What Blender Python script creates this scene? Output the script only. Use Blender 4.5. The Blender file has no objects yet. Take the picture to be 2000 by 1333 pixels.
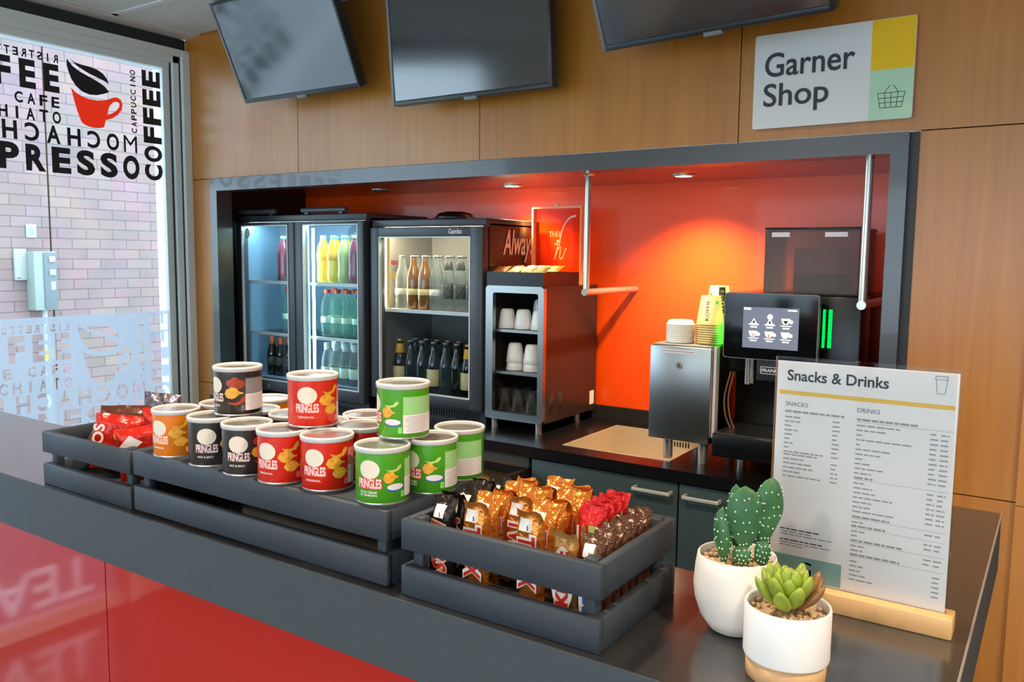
import bpy, bmesh, math, random
from mathutils import Vector, Matrix
SC = bpy.context.scene
C = SC.collection
R = random.Random(7)
PI = math.pi
rad = math.radians

# ---------------------------------------------------------------- camera, sky, exposure
cam_d = bpy.data.cameras.new('camera')
cam = bpy.data.objects.new('camera', cam_d)
C.objects.link(cam)
cam_d.sensor_width = 36.0
cam_d.lens = 1610.25 / 2000 * 36.0
cam_d.clip_start = 0.02
cam_d.clip_end = 200
YAW, PITCH, ROLL = -0.58869, 0.102287, 0.010951
_r = Vector((math.cos(YAW), -math.sin(YAW), 0)); _f = Vector((math.sin(YAW), math.cos(YAW), 0)); _u = Vector((0, 0, 1))
_f2 = _f * math.cos(PITCH) - _u * math.sin(PITCH); _u2 = _u * math.cos(PITCH) + _f * math.sin(PITCH)
_r3 = _r * math.cos(ROLL) + _u2 * math.sin(ROLL); _u3 = _u2 * math.cos(ROLL) - _r * math.sin(ROLL)
_m = Matrix((_r3, _u3, -_f2)).transposed().to_4x4()
_m.translation = Vector((0, 0, 1.56))
cam.matrix_world = _m
SC.camera = cam
W = bpy.data.worlds.new('overcast_sky'); SC.world = W; W.use_nodes = True
_bg = W.node_tree.nodes['Background']
_bg.inputs[0].default_value = (0.66, 0.84, 1.0, 1); _bg.inputs[1].default_value = 4.6
SC.view_settings.view_transform = 'Standard'
SC.view_settings.look = 'None'
SC.view_settings.gamma = 1
SC.view_settings.use_curve_mapping = False
SC.view_settings.exposure = 0.0
SC.cycles.use_denoising = True
SC.cycles.max_bounces = 10
SC.cycles.transparent_max_bounces = 16
SC.cycles.sample_clamp_indirect = 6.0

# ---------------------------------------------------------------- object helpers
def tag(o, label=None, cat=None, group=None, kind=None):
    if label: o['label'] = label
    if cat: o['category'] = cat
    if group: o['group'] = group
    if kind: o['kind'] = kind
    return o
def thing(name, label, cat, loc=(0, 0, 0), rotz=0.0, group=None):
    o = bpy.data.objects.new(name, None); C.objects.link(o)
    o.empty_display_size = 0.02
    o.location = loc; o.rotation_euler = (0, 0, rotz)
    return tag(o, label, cat, group)
def copy_tree(o, parent=None):
    c = o.copy(); C.objects.link(c)
    if parent is not None: c.parent = parent
    for ch in list(o.children): copy_tree(ch, c)
    return c
def wpos(o):
    p = Vector((0, 0, 0))
    while o is not None:
        p += Vector(o.location); o = o.parent
    return p

class MB:
    """collects shapes and links them as ONE mesh object"""
    def __init__(s): s.v = []; s.f = []; s.mi = []; s.sm = []; s.mats = []
    def add(s, vs, fs, m, smooth=False):
        if m not in s.mats: s.mats.append(m)
        k = s.mats.index(m); b = len(s.v)
        s.v += [tuple(p) for p in vs]
        for f in fs:
            s.f.append(tuple(i + b for i in f)); s.mi.append(k); s.sm.append(smooth)
        return s
    def box(s, x0, x1, y0, y1, z0, z1, m, bev=0.0, seg=2):
        if bev <= 0:
            v = [(x, y, z) for z in (z0, z1) for y in (y0, y1) for x in (x0, x1)]
            return s.add(v, [(0, 2, 3, 1), (4, 5, 7, 6), (0, 1, 5, 4), (2, 6, 7, 3), (0, 4, 6, 2), (1, 3, 7, 5)], m)
        bm = bmesh.new(); bmesh.ops.create_cube(bm, size=1)
        for q in bm.verts:
            q.co = ((x0 + x1) / 2 + q.co.x * (x1 - x0), (y0 + y1) / 2 + q.co.y * (y1 - y0), (z0 + z1) / 2 + q.co.z * (z1 - z0))
        bmesh.ops.bevel(bm, geom=bm.edges[:], offset=bev, segments=seg, affect='EDGES', profile=0.5)
        return s.bm(bm, m, True)
    def bm(s, bm, m, smooth=False):
        bm.verts.index_update()
        s.add([q.co.copy() for q in bm.verts], [[q.index for q in f.verts] for f in bm.faces], m, smooth); bm.free(); return s
    def prism(s, pts, d, m, bev=0.0):
        """pts: 3D loop, d: extrusion vector"""
        n = len(pts); d = Vector(d); a = [Vector(p) for p in pts]
        v = a + [p + d for p in a]
        return s.add(v, [tuple(range(n)), tuple(range(2 * n - 1, n - 1, -1))] + [(i, n + i, n + (i + 1) % n, (i + 1) % n) for i in range(n)], m)
    def lathe(s, prof, m, c=(0, 0, 0), n=32, smooth=True, sx=1.0, sy=1.0):
        cx, cy, cz = c; v = []; f = []; rings = []
        for r, z in prof:
            if r <= 1e-6: rings.append([len(v)]); v.append((cx, cy, cz + z))
            else:
                rings.append(list(range(len(v), len(v) + n)))
                v += [(cx + sx * r * math.cos(2 * PI * i / n), cy + sy * r * math.sin(2 * PI * i / n), cz + z) for i in range(n)]
        for a, b in zip(rings, rings[1:]):
            for i in range(n):
                j = (i + 1) % n
                if len(a) == 1 and len(b) == 1: continue
                if len(a) == 1: f.append((a[0], b[j], b[i]))
                elif len(b) == 1: f.append((a[i], a[j], b[0]))
                else: f.append((a[i], a[j], b[j], b[i]))
        return s.add(v, f, m, smooth)
    def cyl(s, p, q, r, m, n=20, r2=None):
        p = Vector(p); q = Vector(q); d = (q - p).normalized()
        a = d.orthogonal().normalized(); b = d.cross(a); r2 = r if r2 is None else r2
        v = [p + a * r * math.cos(2 * PI * i / n) + b * r * math.sin(2 * PI * i / n) for i in range(n)]
        v += [q + a * r2 * math.cos(2 * PI * i / n) + b * r2 * math.sin(2 * PI * i / n) for i in range(n)]
        s.add(v, [(i, (i + 1) % n, n + (i + 1) % n, n + i) for i in range(n)], m, True)
        return s.add(v, [tuple(range(n - 1, -1, -1)), tuple(range(n, 2 * n))], m)
    def tube(s, pts, r, m, n=10):
        pts = [Vector(p) for p in pts]; v = []; f = []; a = None
        for i, p in enumerate(pts):
            d = (pts[min(i + 1, len(pts) - 1)] - pts[max(i - 1, 0)]).normalized()
            a = d.orthogonal().normalized() if a is None else (a - d * a.dot(d)).normalized()
            b = d.cross(a); rr = r[i] if isinstance(r, (list, tuple)) else r
            v += [p + (a * math.cos(2 * PI * k / n) + b * math.sin(2 * PI * k / n)) * rr for k in range(n)]
        for i in range(len(pts) - 1):
            for k in range(n): f.append((i * n + k, i * n + (k + 1) % n, (i + 1) * n + (k + 1) % n, (i + 1) * n + k))
        f += [tuple(range(n - 1, -1, -1)), tuple(range((len(pts) - 1) * n, len(pts) * n))]
        return s.add(v, f, m, True)
    def ball(s, c, r, m, n=10, k=6):
        rx, ry, rz = r if isinstance(r, (tuple, list)) else (r, r, r)
        prof = [(math.sin(PI * i / k), -math.cos(PI * i / k) * rz) for i in range(k + 1)]
        prof[0] = (0, -rz); prof[-1] = (0, rz)
        return s.lathe(prof, m, c, n, True, rx, ry)
    def flat(s, g, o, u, v, m, w=1.0, h=1.0):
        """2D shape g=(verts in 0..1, faces) laid on a plane"""
        o = Vector(o); u = Vector(u); v = Vector(v)
        return s.add([o + u * (x * w) + v * (y * h) for x, y in g[0]], g[1], m)
    def quad(s, o, u, v, m):
        o = Vector(o); u = Vector(u); v = Vector(v)
        return s.add([o, o + u, o + u + v, o + v], [(0, 1, 2, 3)], m)
    def wrap(s, g, r, a0, z0, w, h, m):
        """2D shape wrapped round an upright cylinder, centred at angle a0 (0 = toward -y)"""
        g = sliced(g, max(1, int(w / r / .16)))
        return s.add([(r * math.sin(a0 + (x - .5) * w / r), -r * math.cos(a0 + (x - .5) * w / r), z0 + y * h) for x, y in g[0]], g[1], m)
    def build(s, name, parent=None, local=False, kind=None, label=None):
        me = bpy.data.meshes.new(name)
        off = Vector((0, 0, 0)) if (local or parent is None) else wpos(parent)
        me.from_pydata([Vector(p) - off for p in s.v], [], s.f)
        for m in s.mats: me.materials.append(m)
        me.polygons.foreach_set('material_index', s.mi)
        me.polygons.foreach_set('use_smooth', s.sm)
        me.update()
        o = bpy.data.objects.new(name, me); C.objects.link(o)
        if parent is not None: o.parent = parent
        if kind: o['kind'] = kind
        if label: o['label'] = label
        return o

_sc = {}
def sliced(g, n):
    """the same 2D shape cut into n upright strips, so that it can bend"""
    k = (id(g), n)
    if k in _sc: return _sc[k][1]
    bm = bmesh.new(); vs = [bm.verts.new((x, y, 0)) for x, y in g[0]]
    for f in g[1]:
        try: bm.faces.new([vs[i] for i in f])
        except ValueError: pass
    for i in range(1, n):
        bmesh.ops.bisect_plane(bm, geom=bm.verts[:] + bm.edges[:] + bm.faces[:], plane_co=(i / n, 0, 0), plane_no=(1, 0, 0))
    bm.verts.index_update()
    r = ([(v.co.x, v.co.y) for v in bm.verts], [tuple(v.index for v in f.verts) for f in bm.faces]); bm.free()
    _sc[k] = (g, r); return r
GRID = lambda nx, ny=1: ([(i / nx, j / ny) for j in range(ny + 1) for i in range(nx + 1)],
                         [(j * (nx + 1) + i, j * (nx + 1) + i + 1, (j + 1) * (nx + 1) + i + 1, (j + 1) * (nx + 1) + i) for j in range(ny) for i in range(nx)])
def norm(vs, fs):
    x0 = min(p[0] for p in vs); x1 = max(p[0] for p in vs); y0 = min(p[1] for p in vs); y1 = max(p[1] for p in vs)
    return ([((p[0] - x0) / (x1 - x0), (p[1] - y0) / (y1 - y0)) for p in vs], fs)
_gc = {}
def glyph(t, bold=0.0, shear=0.0, space=1.0):
    """letter outlines as a filled 2D shape in a 0..1 box"""
    k = (t, bold, shear, space)
    if k not in _gc:
        cu = bpy.data.curves.new('lettering', 'FONT'); cu.body = t; cu.size = 1; cu.offset = bold; cu.resolution_u = 4; cu.shear = shear; cu.space_character = space
        ob = bpy.data.objects.new('lettering', cu); me = ob.to_mesh()
        _gc[k] = norm([(p.co.x, p.co.y) for p in me.vertices], [tuple(f.vertices) for f in me.polygons])
        ob.to_mesh_clear(); bpy.data.objects.remove(ob); bpy.data.curves.remove(cu)
    return _gc[k]
def rot90(g, cw=True):
    return ([(y, 1 - x) if cw else (1 - y, x) for x, y in g[0]], g[1])
def flipx(g): return ([(1 - x, y) for x, y in g[0]], g[1])
def flipy(g): return ([(x, 1 - y) for x, y in g[0]], g[1])
def disc(n=28): return ([(.5 + .5 * math.cos(2 * PI * i / n), .5 + .5 * math.sin(2 * PI * i / n)) for i in range(n)], [tuple(range(n))])
def loops_of(g):
    cnt = {}
    for f in g[1]:
        for a, b in zip(f, f[1:] + f[:1]):
            cnt[(a, b)] = cnt.get((a, b), 0) + 1
    nxt = {a: b for (a, b) in cnt if (b, a) not in cnt}
    out = []
    while nxt:
        a = next(iter(nxt)); L = []
        while a in nxt:
            L.append(g[0][a]); a = nxt.pop(a)
        if len(L) > 2: out.append(L)
    return out
def fill(loops):
    cu = bpy.data.curves.new('cut', 'CURVE'); cu.dimensions = '2D'; cu.fill_mode = 'BOTH'
    for L in loops:
        sp = cu.splines.new('POLY'); sp.points.add(len(L) - 1); sp.use_cyclic_u = True
        for p, q in zip(sp.points, L): p.co = (q[0], q[1], 0, 1)
    ob = bpy.data.objects.new('cut', cu); me = ob.to_mesh()
    r = ([(p.co.x, p.co.y) for p in me.vertices], [tuple(f.vertices) for f in me.polygons])
    ob.to_mesh_clear(); bpy.data.objects.remove(ob); bpy.data.curves.remove(cu)
    return r
def arc(pts, n=24):
    """Catmull-Rom through points"""
    P = [Vector(p) for p in pts]; P = [P[0] * 2 - P[1]] + P + [P[-1] * 2 - P[-2]]; out = []
    for i in range(1, len(P) - 2):
        for k in range(n):
            t = k / n; a, b, c, d = P[i - 1:i + 3]
            out.append(.5 * ((2 * b) + (c - a) * t + (2 * a - 5 * b + 4 * c - d) * t * t + (3 * b - a - 3 * c + d) * t ** 3))
    return out + [P[-2]]

# ---------------------------------------------------------------- materials
def srgb(r, g, b):
    f = lambda c: ((c / 255 + .055) / 1.055) ** 2.4 if c > 10 else c / 255 / 12.92
    return (f(r), f(g), f(b))
def mat(name, col, rough=.5, metal=0.0, noise=0.0, nscale=30.0, bump=0.0, bscale=60.0, coat=0.0, emit=None, estr=0.0, spec=.5, stretch=None, trans=0.0, subs=0.0):
    m = bpy.data.materials.new(name); m.use_nodes = True; nt = m.node_tree
    b = nt.nodes['Principled BSDF']
    b.inputs['Base Color'].default_value = (*col, 1); b.inputs['Roughness'].default_value = rough
    b.inputs['Metallic'].default_value = metal; b.inputs['Specular IOR Level'].default_value = spec
    b.inputs['Coat Weight'].default_value = coat; b.inputs['Coat Roughness'].default_value = .05
    b.inputs['Transmission Weight'].default_value = trans
    if subs: b.inputs['Subsurface Weight'].default_value = subs; b.inputs['Subsurface Radius'].default_value = (.01, .01, .01)
    if emit: b.inputs['Emission Color'].default_value = (*emit, 1); b.inputs['Emission Strength'].default_value = estr
    if noise or bump:
        tc = nt.nodes.new('ShaderNodeTexCoord'); src = tc.outputs['Object']
        if stretch:
            mp = nt.nodes.new('ShaderNodeMapping'); mp.inputs['Scale'].default_value = stretch
            nt.links.new(src, mp.inputs['Vector']); src = mp.outputs['Vector']
    if noise:
        n = nt.nodes.new('ShaderNodeTexNoise'); n.inputs['Scale'].default_value = nscale; n.inputs['Detail'].default_value = 5
        nt.links.new(src, n.inputs['Vector'])
        r = nt.nodes.new('ShaderNodeValToRGB')
        r.color_ramp.elements[0].position = .3; r.color_ramp.elements[1].position = .7
        r.color_ramp.elements[0].color = (*[c * (1 - noise) for c in col], 1); r.color_ramp.elements[1].color = (*[min(1, c * (1 + noise)) for c in col], 1)
        nt.links.new(n.outputs['Fac'], r.inputs['Fac']); nt.links.new(r.outputs['Color'], b.inputs['Base Color'])
    if bump:
        n = nt.nodes.new('ShaderNodeTexNoise'); n.inputs['Scale'].default_value = bscale; n.inputs['Detail'].default_value = 3
        nt.links.new(src, n.inputs['Vector'])
        bp = nt.nodes.new('ShaderNodeBump'); bp.inputs['Strength'].default_value = bump; bp.inputs['Distance'].default_value = .01
        nt.links.new(n.outputs['Fac'], bp.inputs['Height']); nt.links.new(bp.outputs['Normal'], b.inputs['Normal'])
    return m
def clear(name, tint=(1, 1, 1), gloss=1.0, body=None, bodyf=0.0, rough=.02, ior=1.45):
    """thin clear sheet: tinted see-through plus surface reflection, optionally with some milky body"""
    m = bpy.data.materials.new(name); m.use_nodes = True; nt = m.node_tree
    out = nt.nodes['Material Output']; nt.nodes.remove(nt.nodes['Principled BSDF'])
    t = nt.nodes.new('ShaderNodeBsdfTransparent'); t.inputs[0].default_value = (*tint, 1)
    last = t.outputs[0]
    if body:
        d = nt.nodes.new('ShaderNodeBsdfDiffuse'); d.inputs[0].default_value = (*body, 1)
        x = nt.nodes.new('ShaderNodeBsdfTranslucent'); x.inputs[0].default_value = (*body, 1)
        dx = nt.nodes.new('ShaderNodeMixShader'); dx.inputs[0].default_value = .5
        nt.links.new(d.outputs[0], dx.inputs[1]); nt.links.new(x.outputs[0], dx.inputs[2])
        mx = nt.nodes.new('ShaderNodeMixShader'); mx.inputs[0].default_value = bodyf
        nt.links.new(last, mx.inputs[1]); nt.links.new(dx.outputs[0], mx.inputs[2]); last = mx.outputs[0]
    g = nt.nodes.new('ShaderNodeBsdfGlossy'); g.inputs['Roughness'].default_value = rough
    fr = nt.nodes.new('ShaderNodeFresnel'); fr.inputs[0].default_value = ior
    geo = nt.nodes.new('ShaderNodeNewGeometry'); mixn = nt.nodes.new('ShaderNodeMath'); mixn.operation = 'MULTIPLY'; mixn.inputs[1].default_value = gloss
    # the same reflection from both sides of the sheet
    lw = nt.nodes.new('ShaderNodeLayerWeight'); lw.inputs[0].default_value = .12
    nt.links.new(lw.outputs['Fresnel'], mixn.inputs[0])
    m2 = nt.nodes.new('ShaderNodeMixShader')
    nt.links.new(mixn.outputs[0], m2.inputs[0]); nt.links.new(last, m2.inputs[1]); nt.links.new(g.outputs[0], m2.inputs[2])
    nt.links.new(m2.outputs[0], out.inputs[0])
    nt.nodes.remove(fr); nt.nodes.remove(geo)
    return m
def emis(name, col, s):
    m = bpy.data.materials.new(name); m.use_nodes = True; nt = m.node_tree
    e = nt.nodes.new('ShaderNodeEmission'); e.inputs[0].default_value = (*col, 1); e.inputs[1].default_value = s
    nt.links.new(e.outputs[0], nt.nodes['Material Output'].inputs[0]); return m
def wood_panel(name, c1, c2, rough=.35):
    m = bpy.data.materials.new(name); m.use_nodes = True; nt = m.node_tree; b = nt.nodes['Principled BSDF']
    tc = nt.nodes.new('ShaderNodeTexCoord'); mp = nt.nodes.new('ShaderNodeMapping'); mp.inputs['Scale'].default_value = (26, 26, 1.1)
    n = nt.nodes.new('ShaderNodeTexNoise'); n.inputs['Scale'].default_value = 2.2; n.inputs['Detail'].default_value = 7; n.inputs['Distortion'].default_value = .6
    n2 = nt.nodes.new('ShaderNodeTexNoise'); n2.inputs['Scale'].default_value = 1.6; n2.inputs['Detail'].default_value = 2
    mp2 = nt.nodes.new('ShaderNodeMapping'); mp2.inputs['Scale'].default_value = (3, 3, .5)
    mx = nt.nodes.new('ShaderNodeMath'); mx.operation = 'MULTIPLY_ADD'; mx.inputs[1].default_value = .55
    rp = nt.nodes.new('ShaderNodeValToRGB'); rp.color_ramp.elements[0].position = .35; rp.color_ramp.elements[1].position = .95
    rp.color_ramp.elements[0].color = (*c1, 1); rp.color_ramp.elements[1].color = (*c2, 1)
    ml = nt.nodes.new('ShaderNodeMath'); ml.operation = 'MULTIPLY'; ml.inputs[1].default_value = .6
    L = nt.links.new
    L(tc.outputs['Object'], mp.inputs[0]); L(mp.outputs[0], n.inputs['Vector']); L(tc.outputs['Object'], mp2.inputs[0]); L(mp2.outputs[0], n2.inputs['Vector'])
    L(n2.outputs['Fac'], ml.inputs[0]); L(n.outputs['Fac'], mx.inputs[0]); L(ml.outputs[0], mx.inputs[2]); L(mx.outputs[0], rp.inputs['Fac']); L(rp.outputs['Color'], b.inputs['Base Color'])
    b.inputs['Roughness'].default_value = rough; b.inputs['Coat Weight'].default_value = .4; b.inputs['Coat Roughness'].default_value = .28
    return m
def brick_mat():
    m = bpy.data.materials.new('veiled_brick'); m.use_nodes = True; nt = m.node_tree; b = nt.nodes['Principled BSDF']; L = nt.links.new
    tc = nt.nodes.new('ShaderNodeTexCoord'); sx = nt.nodes.new('ShaderNodeSeparateXYZ'); cx = nt.nodes.new('ShaderNodeCombineXYZ')
    br = nt.nodes.new('ShaderNodeTexBrick'); br.inputs['Scale'].default_value = 1.0
    br.inputs['Brick Width'].default_value = .25; br.inputs['Row Height'].default_value = .088; br.inputs['Mortar Size'].default_value = .004
    br.inputs['Color1'].default_value = (*srgb(158, 126, 118), 1); br.inputs['Color2'].default_value = (*srgb(144, 116, 110), 1); br.inputs['Mortar'].default_value = (*srgb(112, 98, 96), 1)  # tones paled to stand in for the bright veil on the window glass
    L(tc.outputs['Object'], sx.inputs[0]); L(sx.outputs['Y'], cx.inputs['X']); L(sx.outputs['Z'], cx.inputs['Y']); L(cx.outputs[0], br.inputs['Vector'])
    n = nt.nodes.new('ShaderNodeTexNoise'); n.inputs['Scale'].default_value = 3.5; n.inputs['Detail'].default_value = 6; L(tc.outputs['Object'], n.inputs['Vector'])
    mx = nt.nodes.new('ShaderNodeMix'); mx.data_type = 'RGBA'; mx.blend_type = 'OVERLAY'; mx.inputs[0].default_value = .35
    L(br.outputs['Color'], mx.inputs[6]); L(n.outputs['Color'], mx.inputs[7]); 
    hs = nt.nodes.new('ShaderNodeHueSaturation'); hs.inputs['Saturation'].default_value = .75; L(mx.outputs[2], hs.inputs['Color']); L(hs.outputs[0], b.inputs['Base Color'])
    b.inputs['Roughness'].default_value = .9
    bp = nt.nodes.new('ShaderNodeBump'); bp.inputs['Strength'].default_value = .4; bp.inputs['Distance'].default_value = .01; bp.invert = True
    L(br.outputs['Fac'], bp.inputs['Height']); L(bp.outputs[0], b.inputs['Normal'])
    return m

M = {}
M['wood'] = wood_panel('beech_veneer', srgb(166, 100, 26), srgb(202, 136, 50))
M['groove'] = mat('panel_joint', srgb(70, 44, 22), .8)
M['frame'] = mat('charcoal_frame', srgb(62, 64, 67), .3, noise=.1, nscale=300, spec=.7, coat=.3)
M['frame_gap_shade'] = mat('shaded_frame_gap', srgb(38, 38, 40), .5)
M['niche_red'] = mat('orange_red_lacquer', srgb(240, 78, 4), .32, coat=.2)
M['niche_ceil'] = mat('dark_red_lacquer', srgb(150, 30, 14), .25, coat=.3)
M['niche_dark'] = mat('niche_side', srgb(26, 20, 22), .5)
M['black'] = mat('black_plastic', srgb(13, 14, 16), .3)
M['black_gloss'] = mat('black_gloss', srgb(10, 11, 13), .08)
M['black_matte'] = mat('black_matte', srgb(16, 16, 18), .7)
M['counter'] = mat('charcoal_laminate', srgb(50, 49, 50), .15, noise=.25, nscale=500, spec=.6, coat=.6); M['counter'].node_tree.nodes['Principled BSDF'].inputs['Coat Roughness'].default_value = .2
M['counter_edge'] = mat('counter_edge', srgb(62, 71, 77), .5, noise=.12, nscale=500)  # neutral edge, blue daylight put into its colour
M['edge_strip'] = mat('edge_strip', srgb(190, 190, 190), .3, metal=.6)
M['red_panel'] = mat('red_gloss_front', srgb(172, 16, 6), .06, coat=.5)
M['crate'] = mat('slate_wood_daylit', srgb(44, 53, 63), .62, noise=.14, nscale=30, bump=.08, bscale=180, stretch=(.4, 2, 2))  # slate paint made bluer to carry the daylight from the window
M['steel'] = mat('brushed_steel', srgb(176, 180, 178), .32, metal=1.0, noise=.06, nscale=120, stretch=(8, 8, .3))
M['chrome'] = mat('chrome', srgb(190, 187, 182), .2, metal=.75); M['sink'] = mat('glow_tinted_steel', srgb(196, 184, 164), .42, metal=.45, noise=.05, nscale=100); M['handle'] = mat('satin_handle', srgb(228, 224, 214), .3, metal=.4)  # sink: plain steel tinted warm for the orange glow it reflects
M['alu'] = mat('alu_frame', srgb(226, 236, 236), .38)
M['out_white'] = mat('toned_down_white', srgb(176, 182, 178), .6)  # white toned down to keep it from overexposing outside
M['alu_dark'] = mat('window_gasket', srgb(40, 48, 50), .6)
M['ceil_tile'] = mat('ceiling_tile', srgb(214, 220, 214), .9, noise=.06, nscale=60)
M['white'] = mat('white_paint', srgb(230, 230, 226), .5)
M['plaster'] = mat('plaster', srgb(205, 200, 190), .9)
M['floor'] = mat('floor_tiles', srgb(128, 122, 118), .12, noise=.1, nscale=6)
M['glass'] = clear('window_glass', (.97, .99, 1.0), 1.0)
M['glass_door'] = clear('cooler_glass', (.93, .97, .98), 1.0)
M['acrylic'] = clear('acrylic', (.97, .98, .99), 1.0)
M['vinyl'] = mat('black_vinyl', srgb(34, 36, 46), .5)
M['vinyl_red'] = clear('red_vinyl', (1, .1, .05), .3, srgb(250, 50, 24), .92, .3)
M['frost'] = clear('frosted_film', (.95, .97, 1), .3, srgb(214, 226, 240), .86, .4)
M['film_unseen'] = clear('unseen_grey_film', (.5, .46, .48), .3, srgb(150, 150, 158), .5, .4)
M['screen'] = mat('tv_screen', srgb(24, 28, 32), .12, spec=.5); M['screen'].node_tree.nodes['Principled BSDF'].inputs['IOR'].default_value = 2.1
M['tv'] = mat('tv_bezel', srgb(40, 44, 48), .35)
M['tv_light'] = mat('tv_case_side', srgb(120, 126, 128), .4)
M['fridge'] = mat('anthracite_steel', srgb(58, 62, 68), .38, noise=.05, nscale=200)
M['fridge_dark'] = mat('cooler_shell', srgb(30, 31, 34), .35)
M['fridge_brown'] = mat('cooler_side', srgb(46, 36, 34), .28)
M['fridge_in'] = mat('cooler_liner', srgb(122, 152, 176), .5)
M['fridge_in_dark'] = mat('cooler_liner_dark', srgb(120, 118, 114), .5)
M['led_cool'] = emis('led_cool', (.66, .95, 1.0), 60.0)
M['led_warm'] = emis('led_warm', (1.0, .80, .5), 110.0)
M['led_green'] = emis('led_green', (.0, 1.0, .08), 1.6); M['led_green_side'] = emis('led_green_side', (.04, 1.0, .06), 60.0)
M['lamp_warm'] = emis('lamp_warm', (1.0, .72, .36), 14.0)
M['lamp_room'] = emis('lamp_room', (1.0, .82, .6), 9.0)
M['lamp_off'] = mat('lamp_unlit', srgb(190, 185, 180), .4)
M['shelf_white'] = mat('shelf_wire', srgb(220, 222, 220), .4)
M['ceramic'] = mat('white_ceramic', srgb(238, 236, 230), .22, coat=.4)
M['ceramic_matte'] = mat('ivory_pot', srgb(238, 230, 220), .45)
M['pot_white'] = mat('white_pot', srgb(246, 243, 242), .5)
M['cork'] = mat('tan_pot_base', srgb(208, 166, 118), .7, noise=.06, nscale=80)
M['base_wood'] = wood_panel('light_beech', srgb(214, 166, 108), srgb(230, 186, 130), .5)
M['drawer_wood'] = mat('drawer_inside', srgb(196, 136, 66), .5)
M['paper'] = mat('paper', srgb(244, 236, 228), .7)
M['ink'] = mat('ink', srgb(50, 52, 54), .6)
M['ink_soft'] = mat('grey_ink', srgb(164, 160, 157), .7); M['ink_mid'] = mat('mid_grey_ink', srgb(112, 108, 106), .7)
M['yellow'] = mat('yellow_print', srgb(244, 200, 20), .4)
M['gold_print'] = mat('amber_print', srgb(240, 190, 70), .6)
M['mint'] = mat('mint_print', srgb(186, 222, 186), .4)
M['teal'] = mat('teal_print', srgb(140, 176, 166), .6)
M['sign_white'] = mat('sign_white', srgb(226, 228, 226), .12, coat=.5)
M['yellow_s'] = mat('sign_yellow', srgb(244, 198, 10), .12, coat=.5)
M['mint_s'] = mat('sign_mint', srgb(184, 222, 188), .12, coat=.5)
M['cab'] = mat('cupboard_front', srgb(56, 72, 72), .35)
M['cactus'] = mat('cactus_green', srgb(52, 104, 62), .5, noise=.25, nscale=60)
M['areole'] = mat('areole_white', srgb(225, 235, 215), .7)
M['leaf'] = mat('succulent_leaf', srgb(140, 160, 52), .4, noise=.25, nscale=50, subs=.2)
M['leaf_tip'] = mat('succulent_leaf_red', srgb(140, 96, 50), .4, noise=.3, nscale=40)
M['pebble'] = mat('pebbles', srgb(196, 168, 134), .8, noise=.3, nscale=90)
M['brick'] = brick_mat()
M['grass'] = mat('lawn', srgb(112, 140, 84), .95, noise=.3, nscale=8)
M['paving'] = mat('paving', srgb(170, 172, 172), .9, noise=.1, nscale=5)
M['box_green'] = mat('pale_box', srgb(150, 164, 156), .5)
M['box_grey'] = mat('grey_box', srgb(112, 124, 124), .5)
M['foil_silver'] = mat('foil_silver', srgb(205, 200, 196), .25, metal=.8)

# ---------------------------------------------------------------- the setting
XW = -3.41      # window wall
YW = 2.39       # timber wall
ZC = 2.53       # ceiling
def struct(name, mb): return mb.build(name, kind='structure')
mb = MB()
for i in range(-6, 5):
    for j in range(-7, 6):
        x0 = i * .6; y0 = j * .6 - .19
        if x0 < XW - .3 or y0 > 3.0: continue
        mb.box(max(x0, XW - .0) + .0015, x0 + .6 - .0015, y0 + .0015, min(y0 + .6, 3.06) - .0015, -.02, 0, M['floor'])
mb.box(XW, 3.0, -4.4, 3.06, -.04, -.02, M['alu_dark'])
struct('floor', mb)
# ceiling of square panels in a grid
mb = MB()
mb.box(XW - .1, 3.0, -4.4, YW + .02, ZC + .02, ZC + .05, M['plaster'])
ys = [2.39 - .39] ; 
while ys[-1] > -4.4: ys.append(ys[-1] - .6)
xs = [XW + .10 + .6 * i for i in range(12)]
prev = YW
for y in ys:
    for a, b in zip(xs, xs[1:]):
        mb.box(a + .012, min(b, 3.0) - .012, y + .012, prev - .012, ZC + .004, ZC + .02, M['ceil_tile'])
    prev = y
for y in ys: mb.box(XW, 3.0, y - .012, y + .012, ZC, ZC + .02, M['white'])
for x in xs: mb.box(x - .012, x + .012, -4.4, YW, ZC, ZC + .0201, M['white'])
mb.box(XW - .02, XW + .075, -4.4, YW, ZC - .004, ZC + .02, M['white'])
struct('ceiling', mb)

# timber wall with the serving niche
NX0, NX1, NZ1 = -3.18, -.40, 1.846        # clear opening
FX0, FX1, FZ1 = -3.225, -.335, 1.892      # outer edge of its frame
jx = [-3.596, -2.669, -1.742, -.815, .112]
mb = MB()
g = .0016
for a, b in zip(jx, jx[1:]):
    a2 = max(a, XW); b2 = min(b, -.066)
    mb.box(a2 + g, b2 - g, YW, YW + .03, 1.895 + g, ZC + .02, M['wood'])
mb.box(XW, FX0, YW, YW + .03, .957 + g, 1.895 - g, M['wood']); mb.box(XW, FX0, YW, YW + .03, 0, .957 - g, M['wood'])
mb.box(FX1, -.066, YW, YW + .03, .957 + g, 1.895 - g, M['wood']); mb.box(FX1, -.066, YW, YW + .03, 0, .957 - g, M['wood'])
mb.box(XW, -.066, YW + .02, YW + .05, 1.9, ZC + .02, M['groove']); mb.box(XW, FX0, YW + .02, YW + .05, 0, 1.9, M['groove']); mb.box(FX1, -.066, YW + .02, YW + .05, 0, 1.9, M['groove'])
struct('wall_back', mb)
mb = MB()   # stepped charcoal frame of the niche
mb.box(NX0, NX1, YW - .022, YW + .06, NZ1 - .008, FZ1, M['frame'])
mb.box(NX1, FX1 - .022, YW - .022, YW + .06, 0, FZ1, M['frame'])
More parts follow.
